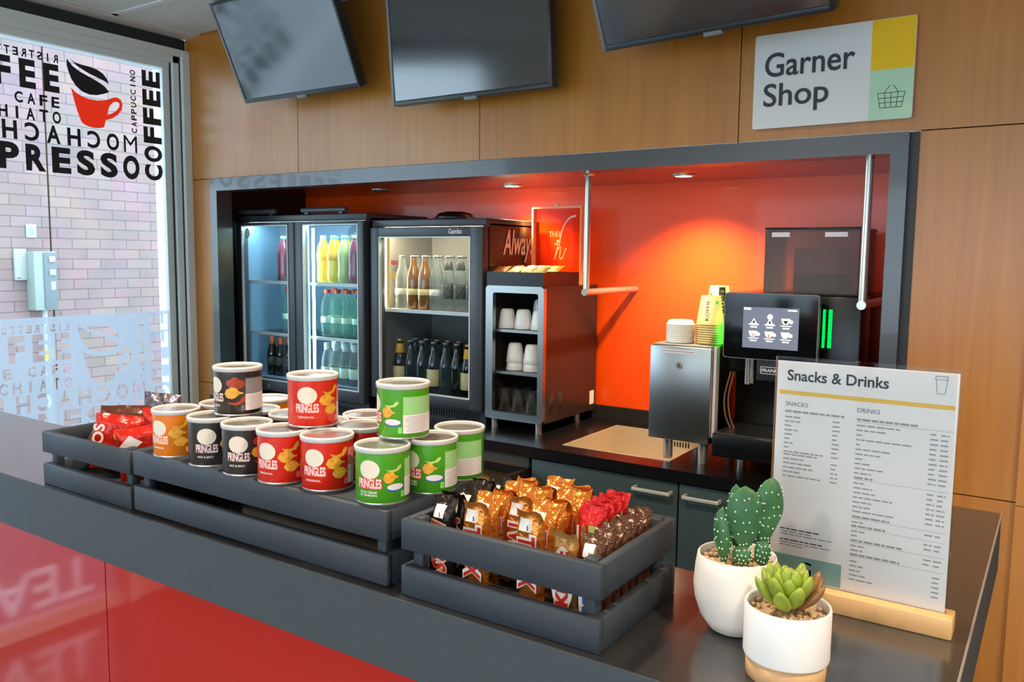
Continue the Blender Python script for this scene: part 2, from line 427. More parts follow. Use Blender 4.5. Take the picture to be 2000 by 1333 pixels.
mb.box(FX0, NX0, YW - .022, YW + .06, 0, FZ1, M['frame'])
mb.box(FX1 - .022, FX1, YW - .006, YW + .06, 0, FZ1, M['frame_gap_shade'])  # dark strip, its colour stands in for the recessed shadow gap
struct('trim_1', mb)
mb = MB(); mb.box(-3.32, -.36, 3.0, 3.04, 0, 1.9, M['niche_red']); mb.box(-3.3, -.38, 2.985, 3.0, .90, .955, M['black_matte']); struct('wall_niche', mb)
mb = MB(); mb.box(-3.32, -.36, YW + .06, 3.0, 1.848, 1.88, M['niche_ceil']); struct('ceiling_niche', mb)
mb = MB(); mb.box(-3.34, -3.30, YW + .06, 3.0, 0, 1.848, M['niche_dark']); struct('wall_niche_left', mb)
mb = MB(); mb.box(-.38, -.345, YW + .06, 3.0, 0, 1.848, M['niche_red']); struct('wall_niche_right', mb)
# right end of the wall: a timber post and dark glossy panel beside the bar flap
mb = MB(); mb.box(-.0655, -.02, YW - .03, YW + .05, .957, ZC, M['wood']); mb.box(-.0655, -.02, YW - .03, YW + .05, 0, .955, M['wood']); struct('trim_2', mb)
mb = MB(); mb.box(-.020, 3.0, YW - .02, YW + .05, 0, ZC, M['wood']); mb.box(-.018, .6, YW - .024, YW - .02, 0, .93, M['black_gloss']); struct('wall_back_right', mb)
mb = MB(); mb.box(3.0, 3.05, -4.4, YW, 0, ZC, M['plaster']); struct('wall_right', mb)
# street-side wall behind the viewer with two tall openings
mb = MB(); mb.box(XW, 3.0, -4.45, -4.4, 0, .35, M['plaster']); mb.box(XW, 3.0, -4.45, -4.4, 2.3, ZC, M['plaster'])
for a, b in ((XW, -3.3), (-1.25, -1.15), (.9, 1.0), (2.9, 3.0)): mb.box(a, b, -4.45, -4.4, .35, 2.3, M['plaster'])
struct('wall_front', mb)

# ---------------------------------------------------------------- shop window on the left, with its lettering
win = bpy.data.objects.new('window_1', None); C.objects.link(win); win['kind'] = 'structure'
mb = MB()
def jamb(y0, y1, x0, x1, z0=.0, z1=2.46, m='alu'): mb.box(XW + x0, XW + x1, y0, y1, z0, z1, M[m])
jamb(2.352, 2.388, -.03, .035); jamb(2.318, 2.352, -.06, .012); jamb(2.280, 2.318, -.09, -.012); jamb(2.346, 2.352, -.05, .015, m='alu_dark'); jamb(2.312, 2.318, -.05, -.005, m='alu_dark')
jamb(-.46, -.42, -.05, .035); jamb(-.42, -.40, -.09, .0)
mb.box(XW - .03, XW + .030, -.46, 2.388, 2.440, 2.470, M['alu']); mb.box(XW - .06, XW + .012, -.46, 2.36, 2.412, 2.440, M['alu']); mb.box(XW - .09, XW - .01, -.42, 2.33, 2.385, 2.412, M['alu'])
mb.box(XW - .05, XW + .004, -.46, 2.388, 2.470, 2.522, M['alu_dark'])
mb.box(XW - .06, XW + .012, -.46, 2.36, .0, .06, M['alu'])
mb.build('window_frame', win)
mb = MB(); mb.box(XW - .034, XW - .028, -.42, 2.30, .05, 2.40, M['glass']); mb.build('pane', win)
XG = XW - .0235
WORDS = [  # text, y0, y1, z0, z1, mirrored, turned upright
    ('RISTRETTO', 1.556, 1.822, 2.315, 2.347, True, False),
    ('COFFEE', 1.300, 1.823, 2.197, 2.308, False, False),
    ('LATTE CAFE', 1.365, 1.820, 2.137, 2.180, False, False),
    ('MACCHIATO', 1.382, 1.824, 2.075, 2.123, False, False),
    ('MOCHACHINO', 1.345, 2.153, 1.994, 2.066, True, False),
    ('ESPRESSO', 1.375, 2.161, 1.878, 1.982, False, False),
    ('CAPPUCCINO', 2.130, 2.156, 2.080, 2.350, False, True),
    ('COFFEE', 2.186, 2.274, 1.882, 2.362, False, True)]
LEAF1 = [(1.87, 2.345), (1.891, 2.333), (1.921, 2.329), (1.952, 2.327), (1.984, 2.322), (2.01, 2.309), (2.025, 2.292), (2.034, 2.27), (2.014, 2.28), (1.983, 2.289), (1.951, 2.298), (1.921, 2.31), (1.896, 2.322)]
LEAF2 = [(1.857, 2.342), (1.866, 2.333), (1.88, 2.317), (1.91, 2.3), (1.946, 2.287), (1.982, 2.274), (2.013, 2.259), (2.034, 2.238), (2.012, 2.227), (1.979, 2.216), (1.948, 2.213), (1.917, 2.22), (1.892, 2.238), (1.873, 2.264), (1.862, 2.294), (1.856, 2.317)]
CUP = [(1.87, 2.23), (1.886, 2.215), (1.911, 2.202), (1.942, 2.195), (1.979, 2.194), (2.011, 2.2), (2.03, 2.207), (2.05, 2.217), (2.069, 2.221), (2.086, 2.213), (2.092, 2.193), (2.087, 2.172), (2.069, 2.148), (2.046, 2.131), (2.019, 2.12), (2.014, 2.12), (2.011, 2.107), (2.005, 2.087), (1.985, 2.081), (1.958, 2.079), (1.932, 2.083), (1.911, 2.093), (1.904, 2.107), (1.893, 2.137), (1.88, 2.185)]
HOLE = [(2.022, 2.141), (2.026, 2.162), (2.035, 2.182), (2.049, 2.197), (2.066, 2.204), (2.077, 2.198), (2.077, 2.183), (2.064, 2.166), (2.044, 2.151)]
def wordshape(w):
    """condensed letters set one by one with air between them"""
    t, y0, y1, z0, z1, mir, up = w
    f = .86 if t == 'COFFEE' and up else .76 if up or t == 'ESPRESSO' else .66
    b = .045 if t in ('COFFEE', 'ESPRESSO') else .03
    n = len(t); p = 1 / (n - 1 + f); V = []; Fs = []
    for i, ch in enumerate(t):
        if ch == ' ': continue
        g = glyph(ch, 0.0 if ch == 'M' else b); wd = f * p * (.30 if ch == 'I' else 1.0); x0 = i * p + (f * p - wd) / 2
        if ch == 'M': wd *= 1.12
        k = len(V); V += [(x0 + x * wd, y) for x, y in g[0]]; Fs += [tuple(q + k for q in a) for a in g[1]]
    g = (V, Fs)
    if mir: g = flipx(g)
    if up: g = rot90(g, False)
    return ([(y0 + x * (y1 - y0), z0 + y * (z1 - z0)) for x, y in g[0]], g[1])
def onwin(mb, g, m, dx=0.0): mb.add([(XG + dx, y, z) for y, z in g[0]], g[1], m)
mb = MB()
for w in WORDS: onwin(mb, wordshape(w), M['vinyl'])
onwin(mb, fill([LEAF1]), M['vinyl']); onwin(mb, fill([LEAF2]), M['vinyl'])
mb.build('black_lettering', win, label='black coffee words and steam leaf shapes')
mb = MB(); onwin(mb, fill([CUP, HOLE]), M['vinyl_red']); mb.build('red_cup_sticker', win, label='red cup silhouette')
DZ = -1.083
lp = [[(-.41, 1.294), (2.284, 1.294), (2.284, .66), (-.41, .66)]]
for w in WORDS: lp += loops_of(wordshape(w))
lp += [LEAF1, LEAF2, CUP, HOLE]
lp = [lp[0]] + [[(y, z + DZ) for y, z in L] for L in lp[1:]]
mb = MB(); onwin(mb, fill(lp), M['frost']); mb.build('frosted_band', win, label='frosted film with clear cut-out letters')
tea = flipy(glyph('TEA', .02))
tg = ([(-.29 + x * .42, .09 + y * .17) for x, y in tea[0]], tea[1])
mb = MB(); onwin(mb, fill([[(-.41, .64), (2.284, .64), (2.284, .06), (-.41, .06)]] + loops_of(tg)), M['film_unseen']); mb.build('added_low_film', win)  # unseen film added for the upside-down word mirrored in the red front
mb = MB(); mb.box(XW - .1, XW, -4.4, -.46, 0, ZC, M['plaster']); mb.box(XW - .1, XW - .09, 2.30, 2.5, 0, ZC, M['alu']); struct('wall_left', mb)

# outside
mb = MB(); mb.box(-7.5, -7.2, 3.70, 12, -.2, 5, M['brick']); mb.box(-7.5, -7.202, 2.0, 3.685, -.2, 5, M['brick']); mb.box(-7.5, -7.21, 3.68, 3.71, -.2, 5, M['groove']); struct('wall_outside', mb)
mb = MB(); mb.box(-7.2, XW - .1, -12, 14, -.2, -.12, M['paving']); struct('ground_outside', mb)
mb = MB(); mb.box(-40, -12, -30, 30, -.22, -.13, M['grass']); mb.box(-12, -7.5, -30, 30, -.22, -.131, M['paving']); struct('lawn_outside', mb)
t = thing('meter_box', 'pale green utility box mounted on the brick wall outside the window', 'box', (-7.2, 3.55, 1.1))
mb = MB(); mb.box(-7.2, -7.06, 3.475, 3.66, 1.07, 1.56, M['box_green'], .006); mb.build('body', t)
mb = MB(); mb.box(-7.06, -7.048, 3.55, 3.655, 1.08, 1.55, M['box_grey'], .004)
for z in (1.47, 1.36): mb.box(-7.048, -7.035, 3.59, 3.64, z, z + .05, M['out_white'], .004)
mb.quad((-7.046, 3.6, 1.24), (0, .04, 0), (0, 0, .07), M['out_white']); mb.build('cover', t)
mb = MB(); mb.box(-7.2, -7.17, 3.38, 3.475, 1.32, 1.58, M['out_white'], .004); mb.box(-7.17, -7.168, 3.39, 3.42, 1.335, 1.34, M['ink']); mb.build('notice_plate', t)
mb = MB(); mb.cyl((-7.12, 3.575, -.12), (-7.12, 3.575, 1.07), .02, M['out_white']); mb.build('conduit', t)
mb = MB(); mb.box(-7.2, -7.19, 3.49, 3.575, 1.672, 1.785, M['out_white'], .003); o = mb.build('number_plate', None); tag(o, 'small white plate with a green 8 on the brick wall outside', 'sign')
mb = MB(); mb.flat(glyph('8', .0), (-7.188, 3.515, 1.695), (0, 1, 0), (0, 0, 1), M['teal'], .032, .068); mb.build('numeral', o, local=True)
mb = MB(); mb.box(-6.6, -6.58, 3.30, 3.36, .72, .80, M['yellow']); mb.cyl((-6.59, 3.33, -.12), (-6.59, 3.33, .9), .012, M['out_white']); o = mb.build('marker_post', None); tag(o, 'thin white marker post with a yellow square, outside behind the frosted band', 'post')

# ---------------------------------------------------------------- ceiling lamps of the room
def spot(parent, loc, col, e, size, blend, r=.03, aim=(0, 0, -1)):
    l = bpy.data.lights.new('lamp_light', 'SPOT'); l.color = col; l.energy = e; l.spot_size = rad(size); l.spot_blend = blend; l.shadow_soft_size = r
    o = bpy.data.objects.new('lamp_light', l); C.objects.link(o)
    o.rotation_euler = Vector(aim).to_track_quat('-Z', 'Y').to_euler()
    if parent is not None: o.parent = parent; o.location = Vector(loc) - wpos(parent)
    else: o.location = loc
    return o
ROOM_E = 115
for k, (x, y) in enumerate([(-1.03, .94), (-.90, -1.15), (.6, .6), (.9, -1.4), (-2.4, -1.6), (1.9, .9)]):
    t = thing('ceiling_downlight', 'round warm downlight in the tiled ceiling over the room', 'lamp', (x, y, ZC), group='downlights in the room ceiling')
    mb = MB(); mb.lathe([(.055, 0), (.075, -.004), (.078, .0), (.075, .004)], M['white'], (x, y, ZC)); mb.build('trim_ring', t)
    mb = MB(); mb.lathe([(0, -.001), (.055, -.001)], M['lamp_room'], (x, y, ZC)); mb.build('lens', t)
    spot(t, (x, y, ZC - .01), (1, .80, .58), ROOM_E, 150, .6, .05)
for k, (x, y, on) in enumerate([(-2.551, 2.756, False), (-1.892, 2.821, True), (-1.124, 2.745, True)]):
    lb = ['unlit silver downlight in the niche ceiling above the double cooler', 'glowing downlight in the niche ceiling above the cup cabinet', 'glowing downlight in the niche ceiling above the orange wall'][k]
    t = thing('niche_downlight', lb, 'lamp', (x, y, 1.848), group='downlights in the niche ceiling')
    mb = MB(); mb.lathe([(.028, -.004), (.04, -.007), (.044, -.003), (.044, .0)], M['chrome'], (x, y, 1.848)); mb.build('trim_ring', t)
    mb = MB(); mb.lathe([(0, -.005), (.029, -.005)], M['lamp_warm'] if on else M['lamp_off'], (x, y, 1.848)); mb.build('lens', t)
    if on: spot(t, (x, y, 1.838), (1, .70, .38), 105 if k == 2 else 90, 118, .9, .025, (0, .12, -1))

# ---------------------------------------------------------------- screens on the timber wall
def tv(label, bl, ang_tilt, ang_yaw, w, h):
    """bl: lower left front corner; the screen leans out at the top"""
    t = thing('wall_screen', label, 'screen', bl, 0, 'screens above the niche')
    t.rotation_euler = (rad(ang_tilt), 0, rad(ang_yaw))
    b = .011
    mb = MB(); mb.box(0, w, .006, .045, 0, h, M['tv'], .004); mb.box(w * .2, w * .8, .045, .07, h * .12, h * .7, M['tv'], .01); mb.build('case', t, True)
    mb = MB()
    mb.box(0, b, 0, .012, 0, h, M['tv_light'], .002); mb.box(w - b, w, 0, .012, 0, h, M['tv'], .002); mb.box(b, w - b, 0, .012, h - b, h, M['tv'], .002); mb.box(b, w - b, 0, .012, 0, b * 1.5, M['tv'], .002)
    mb.build('bezel', t, True)
    mb = MB(); mb.box(b, w - b, .004, .008, b * 1.5, h - b, M['screen']); mb.build('display', t, True)
    mb = MB(); mb.box(w * .48, w * .56, -.002, .02, -.008, .004, M['tv_light'], .002); mb.build('logo_tab', t, True)
    return t
def bracket(t, w, h, dy):
    mb = MB(); mb.box(w * .42, w * .58, .07, dy, h * .3, h * .62, M['black'], .004); mb.build('wall_mount', t, True)
# top leaning out = rotate so +z goes toward -y
a = tv('small flat screen tilted steeply down, nearest the shop window', (-2.824, 2.25, 2.167), 25, 0, .645, .388); bracket(a, .645, .388, .13)
a = tv('flat screen hanging almost upright over the middle of the niche', (-2.024, 2.25, 2.085), 5.5, 0, .662, .388); bracket(a, .662, .388, .13)
a = tv('black flat screen tilted down beside the white shop sign', (-1.161, 2.2, 2.155), 26, -6, .663, .388); bracket(a, .663, .388, .16)

# ---------------------------------------------------------------- shop sign
t = thing('shop_sign', 'white, yellow and mint shop name sign with a basket drawing on the timber wall', 'sign', (-.562, 2.385, 1.927))
x0, x1, z0, z1 = -.769, -.355, 1.927, 2.184
xm, zm = -.4605, 2.055
def rrect(x0, x1, z0, z1, r, n=5):
    out = []
    for cx, cz, a in ((x1 - r, z1 - r, 0), (x0 + r, z1 - r, 90), (x0 + r, z0 + r, 180), (x1 - r, z0 + r, 270)):
        out += [(cx + r * math.cos(rad(a + 90 * i / n)), cz + r * math.sin(rad(a + 90 * i / n))) for i in range(n + 1)]
    return out
mb = MB(); mb.prism([(x, 2.372, z) for x, z in rrect(x0, x1, z0, z1, .006)], (0, .014, 0), M['sign_white']); mb.build('board', t)
mb = MB(); mb.quad((xm, 2.3713, zm), (x1 - xm - .001, 0, 0), (0, 0, z1 - zm - .001), M['yellow_s']); mb.build('yellow_field', t, label='yellow colour field')
mb = MB(); mb.quad((xm, 2.3713, z0 + .001), (x1 - xm - .001, 0, 0), (0, 0, zm - z0 - .001), M['mint_s']); mb.build('mint_field', t, label='mint green colour field')
mb = MB()
mb.flat(glyph('Garner', .012), (-.739, 2.3705, 2.0665), (1, 0, 0), (0, 0, 1), M['ink'], .239, .066)
mb.flat(glyph('Shop', .012), (-.740, 2.3705, 1.9665), (1, 0, 0), (0, 0, 1), M['ink'], .176, .083)
mb.build('lettering', t)
mb = MB()
def line(mb, p, q, r, m, y): mb.cyl((p[0], y, p[1]), (q[0], y, q[1]), r, m, 6)
bx0, bx1, bz0, bz1 = -.440, -.374, 1.957, 1.995
S = lambda a, b: line(mb, a, b, .0008, M['ink'], 2.371)
S((bx0, bz1), (bx1, bz1)); S((bx0 + .007, bz0), (bx1 - .007, bz0)); S((bx0, bz1), (bx0 + .007, bz0)); S((bx1, bz1), (bx1 - .007, bz0))
S((bx0 + .0025, bz1 - .013), (bx1 - .0025, bz1 - .013)); S((bx0 + .0045, bz1 - .025), (bx1 - .0045, bz1 - .025))
for f in (.25, .5, .75): S((bx0 + f * (bx1 - bx0), bz1), (bx0 + .007 + f * (bx1 - bx0 - .014), bz0))
S((bx0 + .016, bz1), (bx0 + .029, bz1 + .019)); S((bx1 - .016, bz1), (bx1 - .029, bz1 + .019))
mb.build('basket_drawing', t)

# ---------------------------------------------------------------- bar counter in front
YF, YB, ZT = .79, 1.105, 1.11
t = thing('bar_counter', 'charcoal bar counter with a glossy red front running along the picture', 'counter', (-1.7, .95, 0))
mb = MB()
mb.box(XW + .04, -.068, YF, YB, ZT - .105, ZT, M['counter']); mb.box(-.372, -.068, YB, 1.69, ZT - .105, ZT, M['counter'])
mb.build('worktop', t)
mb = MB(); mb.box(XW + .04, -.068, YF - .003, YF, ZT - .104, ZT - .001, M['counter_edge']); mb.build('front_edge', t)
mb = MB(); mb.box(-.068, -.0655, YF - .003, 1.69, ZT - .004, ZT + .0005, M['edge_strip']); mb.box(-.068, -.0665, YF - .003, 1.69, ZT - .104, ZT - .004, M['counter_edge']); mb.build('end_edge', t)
px = [XW + .06, -2.63, -1.412, -.2]
for a, b in zip(px, px[1:]):
    mb = MB(); mb.box(a + .0015, b - .0015, YF + .004, YF + .022, .12, ZT - .105, M['red_panel']); mb.build('front_panel', t)
mb = MB(); mb.box(XW + .06, -.2, YF + .022, YF + .06, 0, ZT - .105, M['black_matte']); mb.box(XW + .06, -.2, YF + .05, YF + .06, 0, .12, M['black_matte']); mb.box(-.35, -.2, YF + .06, 1.66, 0, ZT - .105, M['black_matte']); mb.build('carcass', t)

# ---------------------------------------------------------------- crates
def crate(label, x0, x1, y0=.80, y1=1.018, z0=ZT, inverted=False):
    t = thing('wooden_crate', label, 'crate', ((x0 + x1) / 2, (y0 + y1) / 2, z0), group='slatted crates on the bar')
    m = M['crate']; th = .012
    rows = ((z0, z0 + .041), (z0 + .063, z0 + .104)) if not inverted else ((z0 + .004, z0 + .046), (z0 + .066, z0 + .108))
    for a, b in rows:
        for ya, yb in ((y0, y0 + th), (y1 - th, y1)):
            q = MB(); q.box(x0, x1, ya, yb, a, b, m, .0015, 1); q.build('long_board', t)
        for xa, xb in ((x0, x0 + th), (x1 - th, x1)):
            q = MB(); q.box(xa, xb, y0 + th, y1 - th, a, b, m, .0015, 1); q.build('side_board', t)
    for xa in (x0 + th, x1 - th - .016):
        for ya in (y0 + th, y1 - th - .016):
            q = MB(); q.box(xa, xa + .016, ya, ya + .016, z0, z0 + .106, m, .001, 1); q.build('corner_post', t)
    q = MB()
    if inverted: q.box(x0 + th, x1 - th, y0 + th, y1 - th, z0 + .098, z0 + .108, m)
    else: q.box(x0 + th, x1 - th, y0 + th, y1 - th, z0 + .004, z0 + .012, m)
    q.build('base_board', t)
    return t
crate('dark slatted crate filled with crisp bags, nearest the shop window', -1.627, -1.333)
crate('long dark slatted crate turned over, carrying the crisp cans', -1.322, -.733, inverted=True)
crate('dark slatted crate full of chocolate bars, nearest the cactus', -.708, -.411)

# ---------------------------------------------------------------- crisp cans
CR = .0378; CH = .0755
CAN = {
 'red': (srgb(222, 38, 14), 'ORIGINAL', srgb(240, 70, 50)),
 'green': (srgb(78, 164, 34), 'SOUR CREAM|& ONION', srgb(120, 200, 90)),
 'black': (srgb(46, 40, 40), 'HOT & SPICY', srgb(120, 70, 60)),
 'orange': (srgb(240, 128, 8), 'PAPRIKA', srgb(250, 160, 60))}
M['lid'] = clear('lid_plastic', (.9, .9, .9), .6, srgb(226, 222, 220), .45, .15)
M['lid_rim'] = mat('lid_rim', srgb(214, 212, 210), .25, subs=.2)
M['cream'] = mat('cream_print', srgb(240, 226, 205), .45)
M['pinkw'] = mat('pink_white_print', srgb(250, 214, 206), .45)
M['redp'] = mat('red_print', srgb(206, 40, 30), .45)
M['chip'] = mat('crisp_print', srgb(240, 170, 50), .45, noise=.2, nscale=150)
M['chip2'] = mat('pale_print', srgb(196, 222, 120), .45)
M['dish'] = mat('dish_print', srgb(236, 226, 226), .45)
M['blue'] = mat('blue_print', srgb(50, 90, 190), .45)
M['tom'] = mat('tomato_print', srgb(176, 60, 24), .45, noise=.3, nscale=150)
CHIP = ([(0, .45), (.12, .8), (.4, .98), (.62, .9), (.8, .62), (1, .55), (.97, .45), (.78, .42), (.62, .2), (.4, .05), (.15, .15)], [tuple(range(11))])
SWOOP = ([(0, .5), (.15, .35), (.4, .3), (.65, .45), (.8, .95), (1, 1), (.98, .6), (.8, .2), (.5, 0), (.2, .08)], [tuple(range(10))])
def can_proto(kind):
    col, fl, soft = CAN[kind]
    mc = mat(kind + '_can_print', col, .28, coat=.3); mt = mat(kind + '_label_tint', tuple(min(1, c * 1.5 + .12) for c in col), .4)
    t = thing('crisp_can', 'x', 'can', (0, 0, 0))
    mb = MB(); mb.lathe([(0, .001), (CR - .002, .001), (CR, .0025), (CR, CH)], mc, n=40); mb.lathe([(CR + .0002, .0), (CR + .0007, .0015), (CR + .0002, .003)], M['foil_silver'], n=40); mb.lathe([(CR - .003, CH), (CR - .0005, CH + .0008), (CR, CH - .001)], M['foil_silver'], n=40); mb.lathe([(0, CH - .006), (CR - .002, CH - .006)], M['foil_silver'], n=40)
    mb.build('body', t)
    r = CR + .00035
    mb = MB()
    mb.wrap(disc(), r, 0, .0365, .031, .0265, M['cream'])
    mb.wrap(GRID(10), r, 0, .0225, .038, .0155, M['redp'] if kind == 'green' else mc)
    mb.wrap(glyph('PRINGLES', .035), r + .0002, 0, .0235, .036, .0138, M['pinkw'])
    for i, s in enumerate(fl.split('|')): mb.wrap(glyph(s, .02), r, -.05, .0165 - i * .0042 if '|' in fl else .0150, .026, .0032, M['paper'] if kind != 'red' else M['pinkw'])
    a = rad(50)
    if kind == 'red' or kind == 'orange':
        mb.wrap(SWOOP, r, a + .12, .049, .028, .015, M['chip']); mb.wrap(CHIP, r, a + .0, .032, .030, .020, M['chip']); mb.wrap(CHIP, r + .0001, a + .22, .0180, .029, .0185, M['chip'])
    elif kind == 'green':
        mb.wrap(SWOOP, r, a + .06, .046, .024, .009, M['chip2']); mb.wrap(CHIP, r + .0001, a - .05, .029, .023, .019, M['chip'])
        mb.wrap(disc(), r, a + .12, .0185, .026, .010, M['blue']); mb.wrap(disc(), r + .0002, a + .12, .0205, .025, .009, M['dish'])
    else:
        for dx, dz in ((-.08, .048), (.12, .052), (.34, .047), (.05, .043), (.24, .044)): mb.wrap(disc(14), r, a + dx, dz, .014, .012, M['tom'])
        mb.wrap(SWOOP, r, a + .15, .018, .032, .014, M['tom']); mb.wrap(CHIP, r + .0002, a + .06, .027, .031, .021, M['chip'])
    mb.wrap(rrg(.18), r, a + .42, .009, .006, .009, mt)
    w = 1.55 * CR; ac = rad(80) + w / 2 / CR
    mb.wrap(GRID(12), r, ac, .036, w, .026, mt); mb.wrap(GRID(12), r, ac, .009, w, .027, M['dish'])
    for i in range(9): mb.wrap(GRID(12), r + .0001, ac - .02, .038 + i * .0026, w * .92, .0006, M['dish'])
    for i in range(9): mb.wrap(GRID(8), r + .0001, ac - .25 + .05 * (i % 3), .0115 + i * .0026, w * (.5 + .1 * (i % 4) / 3), .0006, M['ink_soft'])
    mb.build('printed_label', t)
    mb = MB(); rr = CR + .0016
    mb.lathe([(rr - .0008, CH - .0038), (rr, CH - .0034), (rr + .0003, CH + .0022), (rr - .0004, CH + .0034), (rr - .0016, CH + .0040), (rr - .0026, CH + .0034), (rr - .0030, CH + .0012)], M['lid_rim'], n=40)
    mb.build('lid_rim', t, label='white lid rim')
    mb = MB(); mb.lathe([(0, CH + .0010), (rr - .0030, CH + .0012)], M['lid'], n=40); mb.build('lid_window', t, label='see-through lid')
    return t
def rrg(r):
    p = rrect(0, 1, 0, 1, r, 3); return (p, [tuple(range(len(p)))])
protos = {}
ZP = ZT + .108; ZL = ZP + CH + .0041
cans = [  # kind, x, y, z, turn of the logo away from the viewer, label
 ('orange', -1.248, .837, ZP, -48, 'orange crisp can in the front row, next to the crisp bag crate'),
 ('orange', -1.232, .919, ZP, -30, 'orange crisp can in the middle row, behind the front orange can'),
 ('orange', -1.207, 1.000, ZP, -60, 'orange crisp can in the back row, half behind the top black can'),
 ('black', -1.147, .835, ZP, -15, 'black crisp can in the front row, next to the front orange can'),
 ('black', -1.056, .832, ZP, -22, 'black crisp can in the front row, next to the red cans'),
 ('black', -1.138, .917, ZP, -40, 'black crisp can in the middle row, behind the two front black cans'),
 ('black', -1.056, .925, ZP, -40, 'black crisp can in the middle row, behind the top red can'),
 ('red', -.975, .834, ZP, -40, 'red crisp can in the front row, beside the black cans'),
 ('red', -.892, .846, ZP, -31, 'red crisp can in the front row, beside the green front can'),
 ('red', -.970, .914, ZP, -40, 'red crisp can in the middle row, under the back of the top red can'),
 ('red', -.898, .926, ZP, -40, 'red crisp can in the middle row, between the top red and top green cans'),
 ('red', -.955, .995, ZP, -40, 'red crisp can farthest back, its lid showing beside the top green can'),
 ('green', -.782, .846, ZP, -29, 'green crisp can in the front row, at the corner of the long crate'),
 ('green', -.759, .926, ZP, -50, 'green crisp can in the second row, half behind the corner can'),
 ('green', -.768, 1.006, ZP, -106, 'green crisp can in the back row, showing its white ingredients panel'),
 ('black', -1.127, .872, ZL, -64, 'black crisp can standing on top of the other black cans'),
 ('red', -.960, .882, ZL, -14, 'red crisp can standing on top of the other red cans'),
 ('green', -.795, .905, ZL, -81, 'green crisp can standing on top of the other green cans')]
for kind, x, y, z, off, lb in cans:
    if kind not in protos: protos[kind] = can_proto(kind); o = protos[kind]
    else: o = copy_tree(protos[kind])
    o.location = (x, y, z); o.rotation_euler = (0, 0, math.atan2(-y, -x) + PI / 2 + rad(off))
    tag(o, lb, 'can', 'crisp cans on the long crate')

# ---------------------------------------------------------------- soft wrappers: chocolate bars and crisp bags
def pillow(mb, w, h, d, m, seed, nx=9, ny=16, px=4.0, fin=.09, wr=.10, z0=0.0, bend=0.0, patch=None):
    rn = random.Random(seed); ph = [rn.uniform(0, 6.28) for _ in range(8)]
    for side in (-1, 1):
        v = []
        for j in range(ny + 1):
            t = j / ny
            k = min(1, max(0, (min(t, 1 - t) - fin * .55) / (fin * 1.5))) ** .55
            for i in range(nx + 1):
                s = i / nx * 2 - 1
                prof = (1 - abs(s) ** px) ** .6
                y = side * d / 2 * (k * prof + .02)
                wv = math.sin(9 * s + ph[0] + 5 * t) * math.sin(11 * t + ph[1]) + .7 * math.sin(17 * s + ph[2] + side) * math.cos(7 * t + ph[3])
                edge = (1 - k) if k < 1 else 0
                y += wr * d * wv * (.25 + edge) * (prof if k > 0 else 1) * .5
                if k <= 0: y = .1 * d * math.sin(5 * s + ph[4]) * (1 if t > .5 else .3) + side * .0003
                if t > .84: y += bend * ((t - .84) / .16) ** 1.4 * (1 + .35 * math.sin(4 * s + ph[7]))
                xx = s * w / 2 * (1 - .05 * math.sin(PI * t)) + .02 * w * math.sin(8 * t + ph[5])
                v.append((xx, y, z0 + t * h + (.006 * h * math.sin(6 * s + ph[6]) if j in (0, ny) else 0)))
        f = [(j * (nx + 1) + i, j * (nx + 1) + i + 1, (j + 1) * (nx + 1) + i + 1, (j + 1) * (nx + 1) + i) for j in range(ny) for i in range(nx)]
        if side > 0: f = [tuple(reversed(q)) for q in f]
        if patch and side < 0:
            pm, i0, i1, j0, j1 = patch
            sel = lambda q: i0 <= q % nx < i1 and j0 <= q // nx < j1
            mb.add(v, [q for k, q in enumerate(f) if not sel(k)], m, True); mb.add(v, [q for k, q in enumerate(f) if sel(k)], pm, True)
        else: mb.add(v, f, m, True)
M['gold'] = mat('gold_foil', srgb(214, 128, 48), .2, metal=.6, bump=.5, bscale=70)
M['mars'] = mat('black_foil', srgb(34, 28, 26), .25, metal=.3, bump=.5, bscale=70)
M['kit'] = mat('red_foil', srgb(196, 18, 20), .28, metal=.25, bump=.4, bscale=70)
M['brown_tube'] = mat('brown_hose', srgb(120, 84, 66), .4)
M['tan'] = mat('tan_foil', srgb(190, 140, 78), .3, metal=.4, bump=.4, bscale=70)
M['brown'] = mat('brown_foil', srgb(88, 56, 40), .28, metal=.35, bump=.5, bscale=70)
M['wpatch'] = mat('white_wrapper_print', srgb(236, 230, 222), .4)
